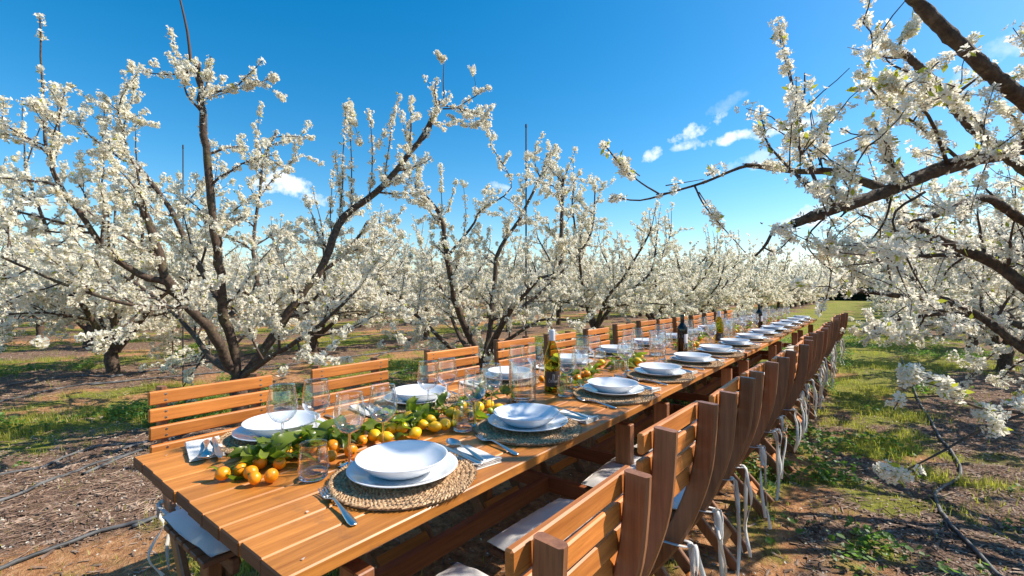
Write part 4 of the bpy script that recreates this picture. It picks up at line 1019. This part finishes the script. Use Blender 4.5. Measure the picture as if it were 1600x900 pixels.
    # bushy blossom in front of R1
    for pts, w in (([(1500, 250, 1.95), (1440, 200, 1.9), (1370, 150, 1.85), (1345, 110, 1.8)], 1.8), ([(1480, 255, 1.95), (1450, 180, 1.8), (1400, 140, 1.75), (1385, 120, 1.75)], 2.4), ([(1550, 240, 2.0), (1530, 190, 1.9), (1490, 160, 1.85), (1480, 140, 1.85)], 2.6), ([(1600, 225, 2.0), (1590, 190, 1.95), (1560, 165, 1.9)], 2.2), ([(1400, 290, 1.9), (1390, 235, 1.85), (1360, 190, 1.85)], 1.6), ([(1330, 318, 1.9), (1300, 290, 1.8), (1330, 240, 1.8), (1390, 215, 1.8)], 1.4)):
        L(pts, .008, .003, n=10, kn=2, start=.2, kl=.45); col(pts, w)
    # lower limbs, the mass behind
    LL([(1760, 470, 2.6), (1640, 470, 2.6), (1560, 415, 2.7), (1480, 380, 2.8), (1420, 352, 2.9), (1370, 345, 3.0)], .045, .018, first=.45, n=22, dens=.7, start=.3, kl=.6)
    LL([(1800, 620, 2.5), (1680, 590, 2.6), (1600, 545, 2.7), (1540, 500, 2.8), (1480, 470, 2.85), (1400, 462, 2.9), (1325, 452, 2.9)], .042, .012, first=.42, n=24, dens=.65, start=.3, kl=.6)
    LL([(1700, 400, 2.5), (1600, 345, 2.5), (1540, 310, 2.45), (1480, 330, 2.4), (1440, 345, 2.4)], .035, .012, first=.5, n=18, dens=.6, start=.3, kl=.6)
    L([(1445, 300, 1.92), (1395, 340, 1.9), (1425, 420, 1.9), (1455, 470, 1.9)], .006, .003, n=12, kn=2, kl=.4); L([(1340, 315, 1.9), (1295, 360, 1.9), (1300, 400, 1.9)], .005, .002, n=10, kn=2, kl=.4)
    L([(1310, 320, 1.9), (1260, 380, 1.95), (1320, 440, 2.0)], .005, .002, n=10, kn=3, kl=.45); L([(1395, 300, 1.92), (1380, 350, 1.9), (1340, 400, 1.9), (1330, 430, 1.9)], .006, .002, n=12, kn=3, kl=.45)
    # low foreground twigs over the path
    LL([(1850, 620, 2.1), (1700, 660, 1.9), (1600, 645, 1.75), (1540, 640, 1.65), (1480, 620, 1.6), (1410, 622, 1.6)], .013, .002, first=.45, n=16, kids=False)
    col([(1500, 612, 1.6), (1412, 590, 1.6)], 3.0); col([(1480, 600, 1.6), (1418, 580, 1.6)], 3.6); col([(1565, 640, 1.65), (1550, 668, 1.62)], 4.0); col([(1600, 632, 1.7), (1530, 645, 1.65)], 2.0); col([(1408, 620, 1.6), (1396, 640, 1.6)], 2)
    LL([(1850, 560, 2.1), (1700, 600, 1.9), (1620, 640, 1.75), (1540, 668, 1.7), (1460, 712, 1.62), (1400, 742, 1.6)], .012, .002, first=.5, n=16, kids=False)
    col([(1405, 738, 1.6), (1375, 732, 1.6)], 3.2); col([(1430, 735, 1.6), (1395, 745, 1.6)], 2.4)
    # low drooping limbs filling the right edge down to knee height
    LL([(1750, 560, 2.6), (1640, 520, 3.0), (1560, 500, 3.4), (1480, 490, 3.8), (1400, 500, 4.2)], .04, .012, first=.4, n=18, dens=1.0, start=.3, kl=.8)
    LL([(1760, 500, 2.8), (1620, 430, 3.2), (1540, 400, 3.4), (1440, 400, 3.6), (1350, 410, 3.8)], .035, .010, first=.5, n=18, dens=1.0, start=.3, kl=.8)
    # the crown round the trunk, outside the picture, whose shade falls into it
    for az in ():
        ca, sa = math.cos(az), math.sin(az)
        T.limb([z(.5), (ca * .5, sa * .5, 1.1), (ca * 1.1, sa * 1.1, 1.8), (ca * 1.5, sa * 1.5, 2.6)], .05, .018, 12, dens=.55)
    bl = T.bloom(.028, 3, .0180, 0, .028, .12)
    print('R flowers', T.nf)
    return T.emit('plum_tree', 'near plum tree whose big blossoming limbs reach over the lane chairs from outside', 'blossoming plum trees', bl, o)
T_A(); T_B(); T_R()
protos = []
for i, (nl, sp) in enumerate(((5, 1.75), (6, 1.6), (4, 1.9), (5, 1.6))):
    T = auto_tree(500 + i * 7, 3.6, nl, 1.15, sp); bl = T.bloom(.028, 4, .0225, 1, .044, .035); print('proto flowers', T.nf)
    a, b = T.wood(); T2 = T.bloom(.060, 2, .042, 2, .05, .02); protos.append((a, b, bl, T2))
def put_tree(i, x, y, rot, sc, label, far=False, group='blossoming plum trees'):
    a, b, bl, b2 = protos[i % 4]
    t = thing('plum_tree', label, 'tree', (x, y, 0), rot, group); t.scale = sc
    obj('trunk', a, t)
    if not far: obj('twigs', b, t)['kind'] = 'stuff'
    obj('blossom', bl if not far else b2, t)['kind'] = 'stuff'
r2 = np.random.default_rng(77); cnt2 = 0
ROWN = ['row next to the table', 'second orchard row', 'third orchard row', 'fourth orchard row', 'fifth orchard row', 'sixth orchard row', 'seventh orchard row']
def tree_ok(x, y):
    rel = np.array([x, y]); F = rel @ FW[:2]; R = rel @ RT[:2]
    return F > 1.0 and abs(R / F) < 1.35
rows = [(0, -4.6, [8.6 + 3.35 * k for k in range(16)]), (1, -8.75, [1.86, 4.6, 7.7] + [10.9 + 3.2 * k for k in range(15)]), (2, -13.3, [2.3 + 3.2 * k for k in range(16)]), (3, -17.7, [2.0 + 3.3 * k for k in range(15)]), (4, -22.1, [2.8 + 3.3 * k for k in range(15)]), (5, -26.5, [3.4 + 3.4 * k for k in range(14)]), (6, -31, [4 + 3.5 * k for k in range(13)])]
for ri, x0, ys in rows:
    for k, y in enumerate(ys):
        x = x0 + r2.normal() * .12; yy = y + r2.normal() * .15
        if not tree_ok(x, yy): continue
        d = x * FW[0] + yy * FW[1]
        n_ = k + (3 if ri == 0 else 1)
        put_tree(int(r2.integers(4)), x, yy, r2.uniform(0, 6.28), (r2.uniform(.92, 1.1), r2.uniform(.92, 1.1), r2.uniform(.88, 1.05)), f'{ORD[n_ - 1]} blossoming plum tree from the near end of the {ROWN[ri]}', far=d > 17)
for ri, x0, ys in ((0, 1.45, [6.9, 10.3, 13.7] + [17.1 + 3.4 * k for k in range(12)]), (1, 6.0, [8.2 + 3.4 * k for k in range(13)]), (2, 10.5, [14 + 3.4 * k for k in range(12)]), (3, 15.0, [20 + 3.4 * k for k in range(11)])):
    for k, y in enumerate(ys):
        x = x0 + r2.normal() * .08
        if not tree_ok(x, y): continue
        d = x * FW[0] + y * FW[1]
        put_tree(int(r2.integers(4)), x, y + r2.normal() * .1, r2.uniform(0, 6.28), (r2.uniform(.88, 1.0), r2.uniform(.88, 1.0), r2.uniform(.9, 1.02)), f"{ORD[k]} full blossoming plum tree in the {('row just across the lane', 'second row across the lane', 'third row across the lane', 'fourth row across the lane')[ri]}", far=d > 17)
for k in range(13):
    put_tree(k, -14 + 2.6 * k + r2.uniform(-.5, .5), 68 + r2.uniform(-2, 4), r2.uniform(0, 6), (1.45, 1.45, 1.85), f'{ORD[k]} blossoming plum tree from the left behind the dark boundary hedge', far=True, group='trees behind the hedge')
# sapling with stake, poles
def sapling():
    p = gp(270, 582, 0); T = Tree(41); T.limb([(0, 0, -.02), (.01, 0, .3), (-.01, 0, .62)], .012, .008, 8, kids=False)
    for i in range(7): T.second(np.array([0, 0, .35 + .04 * i]), T.r.normal(size=3) * [1, 1, .4] + [0, 0, .3], .28, .005, 1.2)
    bl = T.bloom(.022, 4, .018, 1, .034, .03)
    T.emit('plum_sapling', 'small thin plum sapling with white blossom between the first two orchard rows', None, bl, (p[0], p[1], 0))
sapling()
def pole(px, ytop, F, lean, label, k=1.0):
    p = wp(px, HZ, F); z = CH + F * (HZ - ytop) / FOC
    V, F_ = tubes([(np.array([(lean, 0, -.05), (lean * .5, 0, z * .5), (0, 0, z)]), np.array([.009, .008, .007]) * k, 7)]); V2, F2 = lathe([(.010 * k, z - .02), (.009 * k, z + .03), (.0001, z + .033)], 7)
    t = thing('tree_stake', label, 'stake', (p[0], p[1], 0)); obj('rod', mesh_from('rod', V, F_, [M['stake']]), t); obj('cap', mesh_from('cap', V2, F2, [M['stake']]), t)
pole(822, 197, 7.4, 0, 'tall straight dark stake standing in the forked tree behind the fourth chair', 1.7)
pole(286, 230, 6.0, 0, 'thin vertical stake behind the tall sawn-off limb of the nearest tree')

# dark hedge closing the lane
def hedge():
    t = thing('boundary_hedge', 'low dark hedge closing the far end of the grass lane', 'hedge', (1.0, 63, 0))
    r = np.random.default_rng(3); n = 14000; P = np.stack([r.uniform(-9, 9, n), r.uniform(-.5, .5, n), r.uniform(0, 1.25, n) * (1 + .12 * np.sin(r.uniform(0, 6, n)))], 1)
    V, F, mi = flowers(P, nrm(r.normal(size=(n, 3))), .13, 2, 9)
    obj('foliage', mesh_from('foliage', V, F, [M['hedge']]), t)['kind'] = 'stuff'
M['hedge'] = mat('dark hedge leaf', leafmat((.012, .022, .010), (.035, .055, .018), (.03, .05, .01), .15, 2, .7))
hedge()

# ------------------------------------------------------------------ drip hoses
def hose(pts, rad, label):
    P = bez([(p[0], p[1], 0) for p in pts], max(40, len(pts) * 9)); P[:, 2] = gz(P[:, 0], P[:, 1]) + rad * .9 + .004
    V, F = tubes([(P, np.full(len(P), rad), 8)]); o = obj('drip_hose', mesh_from('drip_hose', V, F, [M['hose']], smooth=True)); tag(o, label, 'hose', 'drip irrigation hoses')
G = lambda L: [gp(x, y) for x, y in L]
def ext(P, a, b):
    P = [np.array(p) for p in P]; return [P[0] + nrm(P[0] - P[1]) * a] + P + [P[-1] + nrm(P[-1] - P[-2]) * b]
hose(ext(G([(0, 893), (80, 862), (160, 832), (240, 815), (300, 795)]), .6, 3), .010, 'grey dusty drip hose on the soil nearest the table corner')
hose(ext(G([(0, 783), (40, 770), (100, 745), (160, 723), (205, 712), (260, 690)]), 1.0, 8), .010, 'black drip hose crossing the mulch beside the first orchard row')
hose(ext(G([(0, 745), (70, 728), (150, 701), (235, 690), (330, 664)]), 1.0, 8), .009, 'drip hose half buried beside the weeds behind the first chair')
hose(ext(G([(0, 629), (100, 607), (200, 597), (300, 586)]), 2, 12), .011, 'drip hose along the near side of the second orchard row')
hose(ext(G([(0, 606), (90, 592), (190, 588), (300, 570)]), 2, 12), .011, 'drip hose passing the trunks of the second orchard row')
hose(ext(G([(1560, 900), (1520, 858), (1480, 815), (1463, 785), (1466, 763), (1500, 742), (1493, 715), (1472, 690), (1452, 655), (1437, 630), (1425, 600)]), .6, 3), .0095, 'black drip hose snaking over the mulch in front of the lane-side trees')

# ------------------------------------------------------------------ ground cover
def scatter(n, seed, Fmax, dens_fn, pw=1.3, Fmin=.75):
    r = np.random.default_rng(seed); out = []; tot = 0
    while tot < n:
        u = r.uniform(0, 1, 60000); a = 2 - pw; F = (Fmin ** a + u * (Fmax ** a - Fmin ** a)) ** (1 / a); s = r.uniform(-1.22, 1.22, 60000) * F
        x = F * FW[0] + s * RT[0]; y = F * FW[1] + s * RT[1]
        k = r.uniform(0, 1, 60000) < dens_fn(x, y); out.append(np.stack([x[k], y[k]], 1)); tot += k.sum()
    P = np.vstack(out)[:n]; return P, r
def clump(x, y, s): return sst(.42, .62, vnoise(x, y, 2.2, s, 3))
def make_grass():
    P, r = scatter(85000, 1, 16, lambda x, y: greenv(x, y) * (.15 + .85 * clump(x, y, 71)) * .9 + .015, 1.25); n = len(P)
    h = r.uniform(.018, .055, n) * (.5 + 1.0 * clump(P[:, 0], P[:, 1], 71)); a = r.uniform(0, 6.28, n); w = r.uniform(.0012, .0028, n); b = r.uniform(.2, 1.0, n) * h
    z = gz(P[:, 0], P[:, 1]); d = np.stack([np.cos(a), np.sin(a)], 1); q = np.stack([-np.sin(a), np.cos(a)], 1)
    V = np.zeros((n, 5, 3)); V[:, 0, :2] = P - q * w[:, None]; V[:, 1, :2] = P + q * w[:, None]; m = P + d * (b * .4)[:, None]; V[:, 2, :2] = m + q * w[:, None] * .8; V[:, 3, :2] = m - q * w[:, None] * .8; V[:, 4, :2] = P + d * b[:, None]
    V[:, 0, 2] = V[:, 1, 2] = z - .004; V[:, 2, 2] = V[:, 3, 2] = z + h * .6; V[:, 4, 2] = z + h
    k = np.arange(n) * 5; F4 = np.stack([k, k + 1, k + 2, k + 3], 1); F3 = np.stack([k + 3, k + 2, k + 4, k + 4], 1)
    me = mesh_from('grass', V.reshape(-1, 3), np.vstack([F4, np.stack([k + 3, k + 2, k + 4, k + 3], 1)])[:n], [M['grass']])
    # blades as quad + triangle
    V2 = V.reshape(-1, 3); me = bpy.data.meshes.new('grass'); me.vertices.add(len(V2)); me.vertices.foreach_set('co', V2.astype(np.float32).ravel())
    lo = np.concatenate([F4.ravel(), np.stack([k + 3, k + 2, k + 4], 1).ravel()]).astype(np.int32); me.loops.add(len(lo)); me.loops.foreach_set('vertex_index', lo)
    ls = np.concatenate([np.arange(n) * 4, n * 4 + np.arange(n) * 3]).astype(np.int32); lt = np.concatenate([np.full(n, 4), np.full(n, 3)]).astype(np.int32)
    me.polygons.add(2 * n); me.polygons.foreach_set('loop_start', ls); me.polygons.foreach_set('loop_total', lt); me.update(calc_edges=True); me.materials.append(M['grass'])
    tag(obj('grass', me), 'short yellow green grass on the lane and between the rows', 'grass', None, 'stuff')
def make_weeds():
    def dn(x, y):
        c = sst(.56, .66, vnoise(x, y, 1.5, 91, 3)); return greenv(x, y) * c * np.where((x > -1) & (y < 3.5), .45, 1.0)
    P, r = scatter(24000, 2, 12, dn, 1.3); n = len(P)
    z = gz(P[:, 0], P[:, 1]) + r.uniform(.008, .11, n) * sst(.50, .72, vnoise(P[:, 0], P[:, 1], 1.5, 91, 3)) + .006
    s = r.uniform(.007, .021, n); nrmv = nrm(np.stack([r.normal(size=n) * .45, r.normal(size=n) * .45, np.ones(n)], 1)); ref = r.normal(size=(n, 3)); x = nrm(np.cross(ref, nrmv)); y = np.cross(nrmv, x)
    loc = np.array([[0, 0, -.25], [.9, -.35, .1], [1, .35, .15], [.35, 1.0, .0], [-.45, .9, .15], [-1.0, .2, .05], [-.6, -.75, .12], [.25, -.95, .0]])
    V = np.stack([P[:, 0], P[:, 1], z], 1)[:, None] + s[:, None, None] * (loc[None, :, :1] * x[:, None] + loc[None, :, 1:2] * y[:, None] + loc[None, :, 2:] * nrmv[:, None])
    F = np.array([[0, 1, 2, 3], [0, 3, 4, 5], [0, 5, 6, 7]]); F = (F[None] + (np.arange(n) * 8)[:, None, None]).reshape(-1, 4)
    tag(obj('weeds', mesh_from('weeds', V.reshape(-1, 3), F, [M['weed']])), 'low broad-leaved green weeds growing in patches on the soil', 'weeds', None, 'stuff')
def make_chips():
    P, r = scatter(60000, 3, 10, lambda x, y: .10 + .9 * mulchv(x, y) * (1 - .7 * greenv(x, y)), 1.35); n = len(P)
    L = r.uniform(.006, .032, n) * r.uniform(.4, 1.2, n); w = L * r.uniform(.07, .34, n); h = w * r.uniform(.2, .6, n); a = r.uniform(0, 6.28, n); t = r.uniform(-.25, .25, n)
    ca, sa = np.cos(a), np.sin(a); d = np.stack([ca * np.cos(t), sa * np.cos(t), np.sin(t)], 1); q = np.stack([-sa, ca, r.uniform(-.3, .3, n)], 1)
    c = np.stack([P[:, 0], P[:, 1], gz(P[:, 0], P[:, 1]) + h * .5 + np.abs(np.sin(t)) * L * .3 + .002], 1)
    up = np.array([0, 0, 1.0])
    V = np.stack([c - d * L[:, None] - q * w[:, None], c - d * L[:, None] + q * w[:, None], c - d * L[:, None] * .8 + up * h[:, None], c + d * L[:, None] - q * w[:, None] * .8, c + d * L[:, None] + q * w[:, None] * .6, c + d * L[:, None] * .9 + up * h[:, None]], 1)
    k = (np.arange(n) * 6)[:, None]; F = np.concatenate([k + [0, 3, 5, 2], k + [1, 2, 5, 4]], 0)
    tag(obj('wood_chips', mesh_from('wood_chips', V.reshape(-1, 3), F, [M['chip']])), 'shredded prunings and wood chips lying on the soil', 'mulch', None, 'stuff')
def make_litter():
    P, r = scatter(900, 5, 9, lambda x, y: .1 + .9 * mulchv(x, y), 1.2); items = []
    for p in P:
        L = r.uniform(.08, .38); a = r.uniform(0, 6.28); q = np.array([p[0], p[1], float(gz(p[0], p[1])) + .006]); pts = grow(r, q, (math.cos(a), math.sin(a), .04), L, 6, .14, 0); pts[:, 2] = gz(pts[:, 0], pts[:, 1]) + .006 + np.abs(r.normal(size=6)) * .006
        R = r.uniform(.0012, .0042); items.append((pts, np.linspace(R, R * .5, 6), 5))
    V, F = tubes(items); tag(obj('fallen_twigs', mesh_from('fallen_twigs', V, F, [M['chip']])), 'thin dry pruned twigs scattered on the mulch', 'twigs', None, 'stuff')
    P, r = scatter(3500, 6, 9, lambda x, y: .3 + .7 * mulchv(x, y), 1.3); n = len(P)
    V, F, mi = flowers(np.stack([P[:, 0], P[:, 1], gz(P[:, 0], P[:, 1]) + .008], 1), nrm(np.stack([r.normal(size=n) * .5, r.normal(size=n) * .5, np.ones(n)], 1)), .006, 1, 8)
    tag(obj('fallen_petals', mesh_from('fallen_petals', V, F, [M['petal'], M['petal']])), 'white petals fallen on the soil under the trees', 'petals', None, 'stuff')
    # stones
    P, r = scatter(700, 9, 9, lambda x, y: .3 + 0 * x, 1.2)
    ico = bmesh.new(); bmesh.ops.create_icosphere(ico, subdivisions=1, radius=1); IV = np.array([v.co[:] for v in ico.verts]); IF = np.array([[v.index for v in f.verts] for f in ico.faces]); ico.free()
    n = len(P); s = r.uniform(.004, .022, n) * r.uniform(.4, 1, n)
    V = IV[None] * (1 + r.normal(size=(n, len(IV), 1)) * .18) * s[:, None, None] * [1, .8, .55] + np.stack([P[:, 0], P[:, 1], gz(P[:, 0], P[:, 1]) + s * .15], 1)[:, None]
    tag(obj('stones', mesh_from('stones', V.reshape(-1, 3), (IF[None] + (np.arange(n) * len(IV))[:, None, None]).reshape(-1, 3), [M['stone']])), 'small pale field stones lying loose on the soil', 'stones', None, 'stuff')
def table_petals():
    r = np.random.default_rng(5); n = 22; P = np.stack([r.uniform(TX0 + .03, TX1 - .03, n), TY0 + .05 + 6 * r.uniform(0, 1, n) ** 1.5, np.full(n, .7535)], 1)
    V, F, mi = flowers(P, nrm(np.stack([r.normal(size=n) * .25, r.normal(size=n) * .25, np.ones(n)], 1)), .0045, 2, 8)
    tag(obj('petals_on_table', mesh_from('petals_on_table', V[:, :], F[::2], [M['petal']])), 'few white petals fallen on the wooden tabletops', 'petals', None, 'stuff')
table_petals()
make_grass(); make_weeds(); make_chips(); make_litter()

# ------------------------------------------------------------------ bee in flight
def bee():
    p = wp(1190, 349, 1.9); t = thing('honey_bee', 'tiny dark honey bee flying below the heavy blossoming limb', 'bee', tuple(p), (0, .3, 1.2))
    M['bee'] = mat('bee body', lambda nt: princ(nt, (.05, .03, .015), .6).outputs[0])
    V, F = lathe([(.0001, -.007), (.002, -.0055), (.003, -.002), (.0015, .0005), (.0028, .003), (.0024, .005), (.0012, .006), (.0019, .0072), (.0016, .0088), (.0001, .0095)], 10); V = V @ np.array([[0, 0, 1], [0, 1, 0], [-1, 0, 0]])
    obj('body', mesh_from('body', V, F, [M['bee']], smooth=True), t)
    for s in (-1, 1): obj('wing', mesh_from('wing', [(0, 0, 0), (.002, s * .004, .002), (0, s * .0085, .003), (-.003, s * .005, .002)], [(0, 1, 2, 3)], [M['ribbon']]), t, (.002, 0, .002))
bee()
print('tris', sum(len(m.loops) - 2 * len(m.polygons) for m in bpy.data.meshes))
